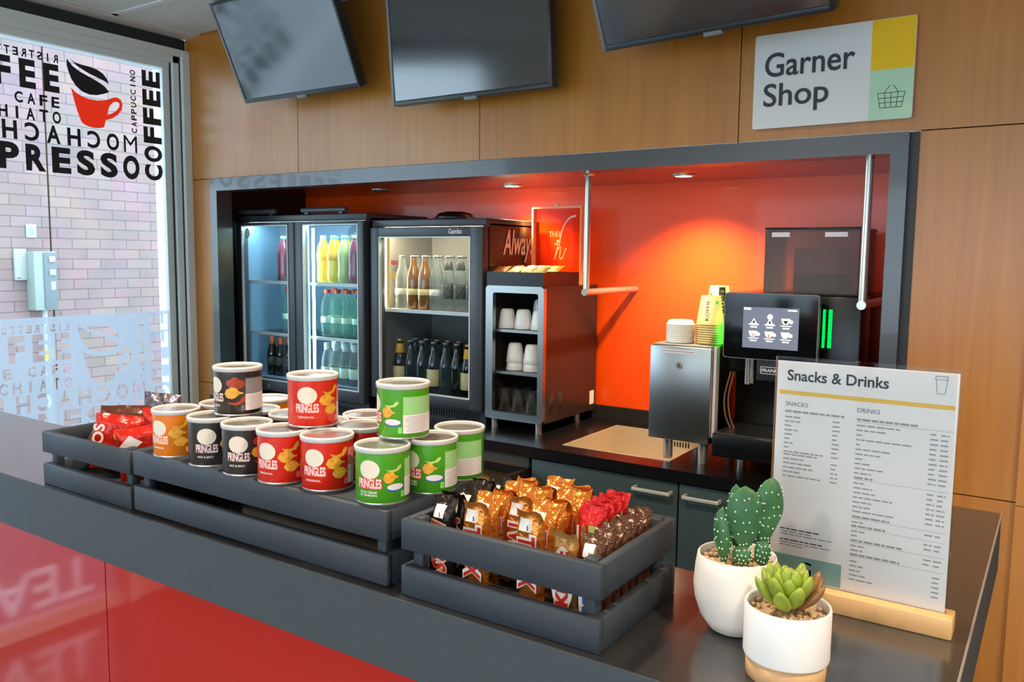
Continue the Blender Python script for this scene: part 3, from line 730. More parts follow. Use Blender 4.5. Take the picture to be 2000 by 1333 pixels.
def bar_proto(kind, var=0):
    w, h, d = {'twix': (.0385, .119, .020), 'mars': (.036, .117, .020), 'kit': (.034, .122, .014), 'chunk': (.034, .104, .018), 'snick': (.031, .108, .020)}[kind]
    m = M[{'twix': 'gold', 'mars': 'mars', 'kit': 'kit', 'chunk': 'tan', 'snick': 'brown'}[kind]]
    rn = random.Random(kind + str(var))
    t = thing('chocolate_bar', 'x', 'chocolate bar', (0, 0, 0))
    mb = MB(); pillow(mb, w, h, d, m, kind + str(var), nx=12, ny=22, px=6, fin=.11, wr=.16, bend=(rn.choice((-1, 1)) * rn.uniform(.006, .013)) if kind != 'kit' else .004, patch=None if kind in ('kit', 'chunk') else (M['wpatch'], 2, 8, 17, 20)); mb.build('wrapper', t, True)
    mb = MB(); y = -d / 2 - .0016
    P = lambda g, x, z, ww, hh, m, k=0: mb.flat(g, (x, y - .0002 * k, z), (1, 0, 0), (0, 0, 1), M[m], ww, hh)
    Q = GRID(1)
    if kind not in ('kit', 'chunk'): P(Q, w * .02, h * .79, w * .045, h * .055, 'ink', 2)
    if kind == 'twix': P(rot90(glyph('TWIX', .13)), -w * .38, h * .13, w * .76, h * .63, 'wpatch'); P(rot90(glyph('TWIX', .03)), -w * .33, h * .155, w * .66, h * .58, 'redp', 1)
    elif kind == 'mars': P(rot90(glyph('MARS', .10, .2)), -w * .38, h * .13, w * .76, h * .63, 'pinkw'); P(rot90(glyph('MARS', .03, .2)), -w * .33, h * .155, w * .66, h * .58, 'marsred', 1)
    elif kind == 'snick':
        p = ([(0, .5), (.3, 1), (.7, .86), (1, .3), (.9, 0), (.1, 0)], [tuple(range(6))])
        P(p, -w * .42, h * .13, w * .78, h * .64, 'wpatch'); P(rot90(glyph('SNICKERS', .05)), -w * .22, h * .14, w * .48, h * .56, 'blue', 1)
    elif kind == 'chunk': P(disc(), -w * .46, h * .05, w * .92, h * .78, 'wpatch'); P(rot90(glyph('KitKat', .05), False), -w * .26, h * .12, w * .52, h * .66, 'redp', 1)
    else: P(Q, -w * .42, h * .60, w * .10, h * .20, 'pinkw'); P(disc(), -w * .25, h * .58, w * .24, h * .24, 'tan'); P(Q, w * .08, h * .60, w * .3, h * .22, 'chip2')
    mb.build('wrapper_print', t, True)
    return t
M['marsred'] = mat('orange_red_print', srgb(222, 66, 24), .4)
bp = {}; zb = ZT + .0125
ORD = ['first', 'second', 'third', 'fourth', 'fifth', 'sixth', 'seventh', 'eighth', 'ninth', 'tenth', 'eleventh']
def bars(kind, x, y0, n, pitch, what, row, lift=0.0):
    for i in range(n):
        kv = (kind, i % 3)
        if kv not in bp: bp[kv] = bar_proto(*kv); o = bp[kv]
        else: o = copy_tree(bp[kv])
        o.location = (x + R.uniform(-.0012, .0012), y0 + i * pitch, zb + R.uniform(0, .004) + lift)
        o.rotation_euler = (rad(R.uniform(-2, 2)), 0, rad(R.uniform(-3, 3)))
        pos = 'frontmost' if i == 0 else ('rearmost' if i == n - 1 else ORD[i] + ' from the front')
        tag(o, what + ' bar, ' + pos + ' in ' + row, 'chocolate bar', 'chocolate bars in the crate')
bars('mars', -.668, .844, 6, .0248, 'black and red', 'the row beside the can crate')
bars('twix', -.613, .842, 7, .0225, 'gold', 'the row beside the black bars', .003)
bars('twix', -.572, .882, 5, .0225, 'gold', 'the short middle gold row', .006)
bars('twix', -.529, .842, 7, .0225, 'gold', 'the row beside the red bars', .005)
bars('chunk', -.4785, .842, 1, .02, 'tan white-oval', 'the row of red bars', .004)
bars('kit', -.4785, .895, 5, .019, 'red', 'the row behind the tan bar', .002)
bars('snick', -.4435, .843, 7, .0222, 'brown', 'the row beside the cactus pot')

M['bag_red'] = mat('red_bag', srgb(196, 34, 18), .28, metal=.2, bump=.4, bscale=40)
M['bag_brown'] = mat('brown_bag', srgb(96, 50, 36), .28, metal=.25, bump=.4, bscale=40)
M['bag_zebra'] = mat('grey_bag', srgb(92, 88, 100), .3, metal=.4, noise=.8, nscale=90, bump=.4, bscale=40)
M['bag_white'] = mat('silver_bag', srgb(214, 224, 228), .3, metal=.35, bump=.4, bscale=40)
def bag(label, m, loc, rot, w, h, d, seed, deco=None):
    t = thing('crisp_bag', label, 'crisp bag', loc, group='crisp bags in the crate'); t.rotation_euler = [rad(a) for a in rot]
    mb = MB(); pillow(mb, w, h, d, M[m], seed, 14, 20, 2.6, .07, .22); mb.build('foil_bag', t, True)
    if deco:
        mb = MB()
        for g, x, z, ww, hh, mm in deco: mb.flat(g, (x, -d / 2 - .004, z), (1, 0, 0), (0, 0, 1), M[mm], ww, hh)
        mb.build('bag_print', t, True)
    return t
DIA = ([(.0, .35), (.55, 1), (1, .62), (.25, 0)], [(0, 1, 2, 3)])
bag('red crisp bag with pale letters, frontmost in the crate', 'bag_red', (-1.512, .880, 1.138), (-4, 8, 50), .098, .108, .034, 3,
    [(rot90(glyph('TOS', .03), False), -.046, .03, .020, .060, 'pinkw'), (CHIP, -.010, .058, .030, .026, 'chip'), (CHIP, .014, .064, .028, .022, 'chip')])
bag('brown crisp bag leaning to the window end of the crate', 'bag_brown', (-1.565, .868, 1.138), (-6, 26, 48), .075, .100, .026, 4, [(rot90(glyph('CHIPS', .02)), -.02, .03, .02, .05, 'dish')])
bag('silver-backed crisp bag sticking out by the window end', 'bag_white', (-1.578, .893, 1.138), (-8, 28, 50), .080, .112, .022, 5)
bag('brown crisp bag standing behind the front red bag', 'bag_brown', (-1.532, .920, 1.138), (-5, 2, 50), .105, .118, .030, 6)
bag('grey patterned crisp bag, highest in the crate', 'bag_zebra', (-1.505, .958, 1.140), (-8, 8, 50), .070, .138, .028, 7)
bag('red crisp bag with a white diamond, next to the orange can', 'bag_red', (-1.402, .872, 1.138), (-4, -6, 50), .085, .100, .032, 8, [(DIA, -.040, .048, .048, .040, 'dish'), (glyph('B', .04), -.030, .053, .014, .014, 'blue')])
bag('dark red crisp bag wedged behind the diamond bag', 'bag_red', (-1.430, .935, 1.138), (-4, 2, 52), .085, .122, .028, 9)

# ---------------------------------------------------------------- plants and menu at the bar end
t = thing('potted_cactus', 'green spotted pad cactus in a rounded ivory pot on the bar', 'plant', (-.308, .957, ZT))
mb = MB(); mb.lathe([(0, .001), (.026, .001), (.031, .004), (.042, .020), (.0485, .040), (.0505, .058), (.0490, .078), (.0465, .094), (.0455, .0955), (.0440, .094), (.0440, .083)], M['ceramic_matte'], (-.308, .957, ZT), 48); mb.build('pot', t, label='rounded ivory pot')
mb = MB(); mb.lathe([(0, .084), (.0442, .083)], M['pebble'], (-.308, .957, ZT), 24)
for i in range(90):
    a = R.uniform(0, 6.28); r = .041 * math.sqrt(R.random()); s = R.uniform(.0025, .005)
    mb.ball((-.308 + r * math.cos(a), .957 + r * math.sin(a), ZT + .0845 + s * .3), (s, s * R.uniform(.7, 1), s * .7), M['pebble'], 7, 4)
o = mb.build('pebbles', t, kind='stuff')
def pad(x, y, z, w, d, h, lean, yaw, seed, tp=.0, par=None):
    """flattened egg-shaped cactus pad standing at x,y,z"""
    n, k = 22, 16; v = []; f = []; rn = random.Random(seed)
    q = Matrix.Translation((x, y, z)) @ Matrix.Rotation(rad(yaw), 4, 'Z') @ Matrix.Rotation(rad(lean), 4, 'Y')
    rr = lambda s: max(0.0, math.sin(PI * min(1, s * .985 + .015)) ** .62) * (.62 + .55 * s)
    for j in range(k + 1):
        s = j / k; r = rr(s) * .98
        for i in range(n):
            a = 2 * PI * i / n
            wob = 1 + .05 * math.sin(3 * a + seed) * math.sin(9 * s)
            v.append(q @ Vector((r * w / 2 * math.cos(a) * wob, r * d / 2 * math.sin(a), s * h)))
    for j in range(k):
        for i in range(n): f.append((j * n + i, j * n + (i + 1) % n, (j + 1) * n + (i + 1) % n, (j + 1) * n + i))
    f += [tuple(range(n - 1, -1, -1)), tuple(range(k * n, (k + 1) * n))]
    mb = MB(); mb.add(v, f, M['cactus'], True)
    for j in range(5):
        for i in range(4):
            s = .12 + .17 * j + rn.uniform(-.035, .035); xx = (-.62 + .48 * i + (.2 if j % 2 else 0)) + rn.uniform(-.1, .1)
            if abs(xx) > .95: continue
            r = rr(s)
            for sg in (-1, 1):
                p = q @ Vector((xx * r * w / 2, sg * r * d / 2 * math.sqrt(max(0, 1 - xx * xx)) * 1.0, s * h))
                mb.ball(p, .0011, M['areole'], 6, 4)
    for j in range(7):
        s = .2 + .11 * j; r = rr(s)
        for sg in (-1, 1): mb.ball(q @ Vector((sg * r * w / 2, 0, s * h)), .001, M['areole'], 6, 4)
    return mb.build('cactus_pad', par)
zt = ZT + .082
pad(-.322, .950, zt - .002, .028, .022, .072, -3, -20, 1, par=t)
pad(-.2985, .950, zt - .002, .026, .018, .030, -4, 10, 2, par=t)
pad(-.2975, .951, zt + .020, .047, .018, .080, -1, 18, 3, par=t)
pad(-.281, .964, zt - .002, .022, .016, .036, 4, 10, 4, par=t)
pad(-.281, .968, zt + .024, .040, .020, .086, 6, 40, 5, par=t)
pad(-.311, .968, zt + .006, .026, .014, .090, -3, 10, 6, par=t)

t = thing('potted_succulent', 'small green rosette succulent in a white cylinder pot with a tan foot', 'plant', (-.2255, .880, ZT))
c = (-.2255, .880, ZT)
mb = MB(); mb.lathe([(.0445, .024), (.0452, .026), (.0452, .078), (.0445, .0805), (.0425, .0805), (.0415, .078), (.0415, .068)], M['pot_white'], c, 48); mb.lathe([(.0, .0245), (.0445, .024)], M['pot_white'], c, 48); mb.build('pot', t, label='white cylinder pot')
mb = MB(); mb.lathe([(0, 0), (.0405, 0), (.0415, .001), (.0425, .024), (0, .0242)], M['cork'], c, 48); mb.build('pot_foot', t, label='tan foot ring')
mb = MB(); mb.lathe([(0, .070), (.0415, .069)], M['pebble'], c, 24)
for i in range(80):
    a = R.uniform(0, 6.28); r = .039 * math.sqrt(R.random()); s = R.uniform(.002, .0038)
    mb.ball((c[0] + r * math.cos(a), c[1] + r * math.sin(a), c[2] + .0705 + s * .3), (s, s, s * .7), M['pebble'], 7, 4)
mb.build('pebbles', t, kind='stuff')
def leaf(par, az, tilt, L, w, r0, z0, m):
    n, k = 10, 9; v = []; f = []
    q = Matrix.Translation((c[0], c[1], c[2] + z0)) @ Matrix.Rotation(az, 4, 'Z')
    for j in range(k + 1):
        s = j / k; ang = rad(tilt) + .5 * s
        rr = (math.sin(PI * (s * .93 + .03)) ** .7) * (.5 + .6 * s) * (1 - .25 * s ** 4)
        bx = r0 + L * s * math.cos(rad(tilt) + .25 * s); bz = L * s * math.sin(rad(tilt) + .25 * s)
        for i in range(n):
            a = 2 * PI * i / n
            v.append(q @ Vector((bx - math.sin(ang) * rr * w * .28 * math.sin(a), rr * w / 2 * math.cos(a), bz + math.cos(ang) * rr * w * .28 * math.sin(a))))
    for j in range(k):
        for i in range(n): f.append((j * n + i, j * n + (i + 1) % n, (j + 1) * n + (i + 1) % n, (j + 1) * n + i))
    f += [tuple(range(n - 1, -1, -1)), tuple(range(k * n, (k + 1) * n))]
    mb = MB(); mb.add(v, f, m, True); mb.build('leaf', par)
ga = rad(137.5); a = .4
for i in range(30):
    s = i / 29
    tl = 84 - 56 * s ** .9; L = .032 + .017 * s; m = M['leaf']
    if s > .55 and math.cos(a - .35) > .80: m = M['leaf_tip']
    leaf(t, a, tl, L * R.uniform(.9, 1.1), .018 + .005 * s, .002 + .005 * s, .086 - .013 * s, m); a += ga

t = thing('menu_stand', 'clear acrylic menu stand on a light wooden foot holding the snacks and drinks list', 'menu', (-.2, 1.09, ZT))
mb = MB(); mb.box(-.312, -.084, 1.072, 1.108, ZT, ZT + .026, M['base_wood'], .002); mb.build('foot', t, label='light wooden foot')
mb = MB()
yA = 1.088
mb.box(-.3085, -.0925, yA, yA + .0025, ZT + .022, 1.4335, M['acrylic']); mb.box(-.3085, -.0925, yA + .0045, yA + .007, ZT + .022, 1.4335, M['acrylic'])
mb.build('acrylic_sleeve', t)
mb = MB(); mb.box(-.3065, -.0945, yA + .003, yA + .004, ZT + .026, 1.428, M['paper']); pp = mb.build('menu_sheet', t)
yp = yA + .0027
mb = MB()
X = Vector((1, 0, 0)); Z = Vector((0, 0, 1))
F = lambda g, x, z, w, h, m: mb.flat(g, (x, yp, z), X, Z, M[m], w, h)
F(glyph('Snacks & Drinks', .02), -.2935, 1.4025, .1225, .0145, 'ink')
F(GRID(1), -.303, 1.3840, .2055, .0055, 'gold_print')
F(glyph('SNACKS', .004), -.2943, 1.3690, .0283, .0056, 'ink_mid'); F(glyph('DRINKS', .004), -.2056, 1.3700, .0263, .0056, 'ink_mid')
F(GRID(1), -.3063, ZT + .028, .0915, .031, 'teal'); F(glyph('G', .01), -.266, 1.144, .014, .019, 'ink')
def words(x, z, w, h=.0018, m='ink_soft'):
    x1 = x + w; rn = random.Random(int(z * 1e5) + int(x * 1e4))
    while x < x1 - .002:
        l = min(rn.uniform(.004, .011), x1 - x); F(GRID(1), x, z, l, h, m); x += l + .0014
words(-.2945, 1.3605, .074, .0028)
z = 1.3535
for i in range(15):
    words(-.2945, z, [.02, .022, .010, .020, .010, .007, .012, .007, .050, .045, .026, .036, .038, .022, .048][i]); 
    if i != 9: words(-.2345, z - .0005, .009)
    z -= .0058 if i != 8 else .0036
words(-.2055, 1.3595, .072, .0028); F(GRID(1), -.2055, 1.3575, .109, .0004, 'ink_soft')
z = 1.3525
for i in range(11):
    words(-.2055, z, [.05, .037, .008, .066, .008, .04, .030, .012, .02, .036, .02][i])
    for xx in (-.122, -.1105): words(xx, z - .001, .009)
    z -= .0061
def head(z, w): words(-.2055, z, w, .0026); F(GRID(1), -.2055, z - .0015, .107, .0004, 'ink_soft')
head(1.2850, .022)
z = 1.2785
for i in range(7):
    words(-.2055, z, [.012, .022, .026, .046, .022, .024, .05][i])
    for xx in (-.122, -.1105): words(xx, z - .001, .009)
    z -= .0061
for k, (zz, w, ls) in enumerate([(1.2345, .044, [.014]), (1.2225, .04, [.016, .008]), (1.2035, .06, [.016, .015]), (1.1850, .058, [])]):
    head(zz, w); q = zz - .0065
    for l in ls:
        words(-.2055, q, l)
        for xx in (-.122, -.1105): words(xx, q - .001, .009)
        q -= .0058
z = 1.1765
for l in (.01, .016, .013, .019, .028): words(-.2055, z, l); words(-.1105, z - .001, .008); z -= .0060
for i in range(6): words(-.2945, 1.203 - i * .0036 - (.004 if i > 2 else 0), [.050, .04, .066, .055, .064, .03][i], .0016, 'ink' if i in (0, 3) else 'ink_soft')
for a, b in (((-.1205, 1.4235), (-.1065, 1.4235)), ((-.1205, 1.4195), (-.1065, 1.4195)), ((-.1205, 1.4195), (-.1195, 1.4235)), ((-.1065, 1.4195), (-.1075, 1.4235)), ((-.1195, 1.4195), (-.1178, 1.4025)), ((-.1075, 1.4195), (-.1092, 1.4025)), ((-.1178, 1.4025), (-.1092, 1.4025))):
    mb.cyl((a[0], yp, a[1]), (b[0], yp, b[1]), .00025, M['ink'], 5)
mb.build('menu_print', pp)

# ---------------------------------------------------------------- back counter in the niche
YC = 2.385; ZB = .90
SX0, SX1, SY0, SY1 = -1.435, -1.03, 2.475, 2.90
t = thing('back_worktop', 'black worktop in the niche carrying the coolers and coffee machine', 'worktop', (-1.8, 2.7, ZB))
mb = MB()
for a, b, cc, d in ((-3.29, SX0, YC, 2.985), (SX1, -.39, YC, 2.985), (SX0, SX1, YC, SY0), (SX0, SX1, SY1, 2.985)): mb.box(a, b, cc, d, ZB - .038, ZB, M['black'])
mb.build('slab', t)
t = thing('sink', 'brushed steel sink sunk into the black worktop', 'sink', ((SX0 + SX1) / 2, 2.69, ZB - .15))
mb = MB(); e = .004; zs = ZB - .16
mb.box(SX0 + .0005, SX0 + e, SY0, SY1, zs, ZB + .0012, M['sink']); mb.box(SX1 - e, SX1 - .0005, SY0, SY1, zs, ZB + .0012, M['sink'])
mb.box(SX0 + e, SX1 - e, SY0, SY0 + e, zs, ZB + .0012, M['sink']); mb.box(SX0 + e, SX1 - e, SY1 - e, SY1, zs, ZB + .0012, M['sink']); mb.box(SX0, SX1, SY0, SY1, zs - e, zs, M['sink']); mb.build('basin', t)
mb = MB()
for i in range(6): mb.box(-1.19 + i * .011, -1.184 + i * .011, SY1 - e - .001, SY1 - e, ZB - .05, ZB - .03, M['black'])
mb.build('overflow_slots', t)
def handle(par, x0, x1, z, y):
    mb = MB(); mb.box(x0, x1, y - .032, y - .024, z - .005, z + .005, M['handle'], .001); mb.box(x0, x0 + .008, y - .025, y, z - .005, z + .005, M['handle']); mb.box(x1 - .008, x1, y - .025, y, z - .005, z + .005, M['handle']); mb.build('handle', par, label='chrome bar handle')
def unit(label, x0, x1, hx=None):
    t = thing('base_cabinet', label, 'cabinet', ((x0 + x1) / 2, 2.65, 0), group='base cabinets under the back worktop')
    mb = MB(); mb.box(x0, x0 + .016, YC + .035, 2.96, .08, ZB - .04, M['black_matte']); mb.box(x1 - .016, x1, YC + .035, 2.96, .08, ZB - .04, M['black_matte']); mb.box(x0 + .016, x1 - .016, YC + .035, 2.96, .08, .1, M['black_matte']); mb.build('carcass', t)
    mb = MB(); mb.box(x0 + .002, x1 - .002, YC + .015, YC + .034, .09, ZB - .046, M['cab'], .001); d = mb.build('door', t)
    if hx: handle(d, hx[0], hx[1], .822, YC + .015)
unit('dark base cabinet under the sink, its door handle beside the chocolate crate', -1.515, -.968, (-1.115, -.985))
unit('dark base cabinet under the coffee machine, behind the cactus', -.966, -.42, (-.944, -.826))
unit('dark base cabinet below the double cooler', -3.17, -2.46)
t = thing('pull_out_drawer', 'dark drawer unit standing open below the worktop, showing a light wooden inside', 'drawer', (-1.9, 2.4, 0))
mb = MB(); mb.box(-2.45, -1.525, YC + .19, 2.96, .08, ZB - .04, M['black_matte']); mb.build('carcass', t)
mb = MB(); mb.box(-2.45, -1.525, YC + .012, YC + .035, ZB - .082, ZB - .042, M['cab'], .001); mb.build('top_rail', t)
mb = MB(); y0, y1 = 2.02, 2.57; zt_ = ZB - .085
for a, b, cc, d in ((-2.30, -2.285, y0, y1), (-1.545, -1.530, y0, y1), (-2.285, -1.545, y0, y0 + .016), (-2.285, -1.545, y1 - .016, y1)): mb.box(a, b, cc, d, .62, zt_, M['fridge_brown'])
mb.box(-2.285, -1.545, y0 + .016, y1 - .016, .72, .735, M['drawer_wood']); mb.build('drawer_box', t)

# ---------------------------------------------------------------- bottles
def bottle_proto(name, prof, body, cap, capr, caph, label=None, liquid=None, neckband=None):
    """prof: outline (r,z); label: (z0,z1,r,material)"""
    t = thing(name, 'x', 'bottle', (0, 0, 0)); H = prof[-1][1]
    mb = MB(); mb.lathe(prof, body, n=18)
    if liquid: mb.lathe([(r * .94, z) for r, z in prof if z < H * .80] + [(0, H * .80)], liquid, n=18)
    mb.build('glass' if 'beer' in name else 'body', t, True)
    mb = MB(); mb.lathe([(0, H + caph), (capr * .9, H + caph), (capr, H + caph * .7), (capr, H - .004), (0, H - .004)], cap, n=16); mb.build('cap', t, True)
    if label or neckband:
        mb = MB()
        for q in (label, neckband):
            if q: mb.lathe([(q[2] - .0002, q[0]), (q[2] + .0004, q[0] + .001), (q[2] + (q[4] if len(q) > 4 else 0) + .0004, q[1] - .001), (q[2] + (q[4] if len(q) > 4 else 0) - .0002, q[1])], q[3], n=18)
        mb.build('label', t, True)
    return t
PET = [(0, .001), (.024, .001), (.030, .006), (.0305, .04), (.0285, .075), (.0305, .11), (.0305, .13), (.024, .165), (.013, .19), (.0125, .198)]
MINI = [(0, .001), (.023, .001), (.026, .005), (.026, .10), (.022, .125), (.013, .150), (.0125, .178)]
BEER = [(0, .001), (.027, .001), (.030, .006), (.030, .125), (.026, .15), (.0155, .18), (.0135, .205), (.014, .218)]
def tinted(name, c, body, f): return clear(name, c, .8, body, f, .05)
M['pet'] = tinted('clear_pet', (.84, .96, .91), srgb(190, 225, 205), .10)
M['p_yellow'] = mat('yellow_soda', srgb(250, 215, 40), .25, coat=.4, subs=.3); M['p_green'] = mat('pale_green_soda', srgb(170, 190, 110), .25, coat=.4, subs=.2); M['p_purple'] = mat('berry_soda', srgb(120, 52, 70), .2, coat=.4); M['p_orange'] = mat('orange_soda', srgb(214, 120, 40), .25, coat=.4)
M['g_dark'] = mat('dark_glass', srgb(26, 20, 18), .08, coat=.6); M['g_amber'] = mat('amber_glass', srgb(110, 72, 18), .1, coat=.6); M['g_clear'] = tinted('clear_glass', (.82, .86, .86), srgb(190, 200, 200), .25); M['g_green'] = mat('dark_green_glass', srgb(26, 36, 28), .08, coat=.6)
M['c_red'] = mat('red_cap', srgb(232, 70, 56), .4); M['c_white'] = mat('white_cap', srgb(222, 234, 234), .4); M['c_orange'] = mat('orange_cap', srgb(216, 110, 50), .4); M['c_gold'] = mat('gold_cap', srgb(226, 180, 70), .3, metal=.6); M['c_blue'] = mat('pale_blue_cap', srgb(150, 205, 220), .4); M['c_grey'] = mat('grey_cap', srgb(140, 140, 138), .3, metal=.6)
M['l_white'] = mat('white_label', srgb(226, 224, 216), .5, noise=.25, nscale=120); M['l_yellow'] = mat('yellow_label', srgb(236, 176, 40), .45); M['l_cream'] = mat('cream_label', srgb(214, 196, 140), .5, noise=.2, nscale=150); M['l_black'] = mat('black_white_label', srgb(70, 68, 66), .5, noise=.9, nscale=110); M['l_mint'] = mat('mint_label', srgb(200, 230, 210), .5)
BT = {}
def place(kind, x, y, z, label, group, make):
    if kind not in BT: BT[kind] = make(); o = BT[kind]
    else: o = copy_tree(BT[kind])
    o.location = (x, y, z); o.rotation_euler = (0, 0, R.uniform(-1, 1)); tag(o, label, 'bottle', group)
mk = {
 'yellow': lambda: bottle_proto('soda_bottle', PET, M['p_yellow'], M['c_blue'], .0145, .012, (.10, .135, .0308, M['l_yellow'])),
 'lime': lambda: bottle_proto('soda_bottle', PET, M['p_green'], M['c_blue'], .0145, .012, (.12, .145, .0300, M['l_mint'], -.004)),
 'berry': lambda: bottle_proto('soda_bottle', PET, M['p_purple'], M['c_blue'], .0145, .012, (.125, .15, .0300, M['l_mint'], -.006)),
 'orange': lambda: bottle_proto('soda_bottle', PET, M['p_orange'], M['c_orange'], .0145, .012, (.10, .135, .0308, M['l_white'])),
 'water': lambda: bottle_proto('water_bottle', PET, M['pet'], M['c_red'], .0148, .014, (.062, .088, .0300, M['l_mint'])),
 'mini': lambda: bottle_proto('mini_wine_bottle', MINI, M['g_clear'], M['c_white'], .0140, .004, (.03, .075, .0264, M['l_mint']), neckband=(.150, .178, .0136, M['c_white'])),
 'cola': lambda: bottle_proto('cola_bottle', MINI, M['g_dark'], M['c_orange'], .0140, .005, (.05, .09, .0264, M['l_black']), neckband=(.150, .178, .0136, M['c_orange'])),
 'stout': lambda: bottle_proto('beer_bottle', BEER, M['g_dark'], M['c_grey'], .0142, .006, (.04, .11, .0304, M['l_cream'])),
 'goldneck': lambda: bottle_proto('beer_bottle', BEER, M['g_dark'], M['c_gold'], .0142, .006, (.04, .11, .0304, M['l_cream']), neckband=(.165, .205, .0200, M['l_yellow'], -.005)),
 'plain': lambda: bottle_proto('beer_bottle', BEER, M['g_green'], M['c_grey'], .0142, .006),
 'amber': lambda: bottle_proto('beer_bottle', BEER, M['g_amber'], M['c_grey'], .0142, .006, (.06, .085, .0304, M['l_cream'])),
 'clearb': lambda: bottle_proto('tonic_bottle', BEER, M['g_clear'], M['c_grey'], .0142, .006, (.06, .085, .0304, M['l_white'])),
 'bw': lambda: bottle_proto('tonic_bottle', BEER, M['g_clear'], M['c_grey'], .0142, .006, (.05, .11, .0304, M['l_black']), neckband=(.165, .20, .0200, M['l_black'], -.005))}

# ---------------------------------------------------------------- coolers
def cooler(t, x0, x1, y0, y1, z0, z1, doors, shelves, liner, led, side, doorz0, glass, lv):
    w = .03
    mb = MB()
    mb.box(x0, x0 + w, y0 + .045, y1, z0 + .06, z1 - .02, M[side]); mb.box(x1 - w, x1, y0 + .045, y1, z0 + .06, z1 - .02, M[side])
    mb.box(x0 + w, x1 - w, y1 - w, y1, z0 + .06, z1 - .02, M[side])
    mb.box(x0 + w, x1 - w, y0 + .045, y1, z0 + .06, z0 + .075, M[side]); mb.box(x0, x1, y0 + .02, y1, z1 - .03, z1, M['fridge'], .004)
    mb.build('shell', t)
    mb = MB(); a, b, cc = x0 + w, x1 - w, y1 - w
    mb.box(a, a + .003, y0 + .05, cc, z0 + .075, z1 - .03, M[liner]); mb.box(b - .003, b, y0 + .05, cc, z0 + .075, z1 - .03, M[liner]); mb.box(a + .003, b - .003, cc - .003, cc, z0 + .075, z1 - .03, M[liner]); mb.box(a + .003, b - .003, y0 + .05, cc, z0 + .0751, z0 + .079, M[liner]); mb.box(a + .003, b - .003, y0 + .05, cc, z1 - .034, z1 - .031, M[liner]); mb.build('liner', t)
    for z in shelves:
        mb = MB(); mb.box(a + .004, b - .004, y0 + .062, cc - .01, z - .004, z, M['acrylic' if len(shelves) > 1 else 'shelf_white']); mb.box(a + .004, b - .004, y0 + .055, y0 + .062, z - .012, z + .002, M['shelf_white']); mb.build('shelf', t)
    mb = MB(); mb.box(a + .01, b - .01, y0 + .055, y0 + .075, z1 - .044, z1 - .036, M[led]); [mb.box(q - .004, q + .004, y0 + .052, y0 + .060, (z0 + .12 if len(shelves) > 1 else shelves[0] + .01), z1 - .06, M[led]) for q in lv]; mb.build('light_strip', t)
    mb = MB(); mb.box(x0, x1, y0 + .03, y1, z0, z0 + .058, M['fridge_dark'])
    for i in range(40): xx = x0 + .03 + i * (x1 - x0 - .06) / 40; mb.box(xx, xx + .006, y0 + .027, y0 + .03, z0 + .014, z0 + .046, M['black'])
    mb.build('base_grille', t)
    for k, (d0, d1, gl) in enumerate(doors):
        dt = z1 - .032
        mb = MB(); f0, f1, g0, g1 = gl
        mb.box(d0, f0, y0, y0 + .04, doorz0, dt, M['fridge'], .003); mb.box(f1, d1, y0, y0 + .04, doorz0, dt, M['fridge'], .003)
        mb.box(f0 - .002, f1 + .002, y0, y0 + .04, g1, dt, M['fridge'], .003); mb.box(f0 - .002, f1 + .002, y0, y0 + .04, doorz0, g0, M['fridge'], .003)
        d = mb.build('door', t)
        mb = MB(); mb.box(f0, f1, y0 + .015, y0 + .019, g0, g1, M[glass]); mb.build('door_glass', d)
        mb = MB(); e = .004
        for q in ((f0, f0 + e, g0, g1), (f1 - e, f1, g0, g1), (f0 + e, f1 - e, g0, g0 + e), (f0 + e, f1 - e, g1 - e, g1)): mb.box(q[0], q[1], y0 - .001, y0 + .013, q[2], q[3], M['alu'])
        mb.build('glass_edging', d)
F2 = 2.53
t = thing('double_door_cooler', 'anthracite two-door drinks cooler lit cold white inside', 'cooler', (-2.85, 2.74, ZB))
cooler(t, -3.275, -2.44, F2, 2.95, ZB, 1.735, [(-3.255, -2.862, (-3.222, -2.905, .975, 1.690)), (-2.858, -2.44, (-2.806, -2.472, .975, 1.690))], (1.19, 1.432), 'fridge_in', 'led_cool', 'fridge_dark', .925, 'glass_door', (-2.80,))
for a, b in ((-3.25, -2.99), (-2.82, -2.55)):
    mb = MB(); mb.cyl((a, F2 + .015, 1.752), (b, F2 + .015, 1.752), .012, M['fridge']); mb.box(a + .02, a + .04, F2 + .008, F2 + .03, 1.735, 1.745, M['black']); mb.box(b - .04, b - .02, F2 + .008, F2 + .03, 1.735, 1.745, M['black']); mb.build('top_light_bar', t)
mb = MB(); mb.flat(disc(), (-3.214, F2 + .0145, 1.632), X, Z, M['ink'], .034, .046); mb.flat(disc(), (-3.211, F2 + .0143, 1.636), X, Z, M['l_mint'], .028, .038); mb.build('round_sticker', t)
mb = MB(); mb.flat(glyph('ECO', .03), (-2.535, F2 + .0143, 1.628), X, Z, M['yellow'], .034, .016)
for k in range(4):
    pts = [(-2.5 + (.010 + .009 * k) * math.cos(rad(a)), F2 + .0143, 1.652 + (.008 + .007 * k) * math.sin(rad(a))) for a in range(-20, 201, 20)]
    mb.tube(pts, .0013, M['ink'], 5)
mb.build('eco_sticker', t)
mb = MB(); mb.cyl((-3.045, F2 - .003, .948), (-3.045, F2, .948), .010, M['chrome']); mb.build('lock', t)
t3 = thing('single_door_cooler', 'anthracite single-door bottle cooler lit warm inside, beside the cup cabinet', 'cooler', (-2.13, 2.75, ZB))
cooler(t3, -2.425, -1.84, 2.55, 2.955, ZB, 1.705, [(-2.420, -1.842, (-2.372, -1.900, 1.000, 1.635))], (1.334,), 'fridge_in_dark', 'led_warm', 'fridge_brown', .960, 'glass_door', (-2.388,))  # added upright strip brightens the upper half, where only a reflection shows
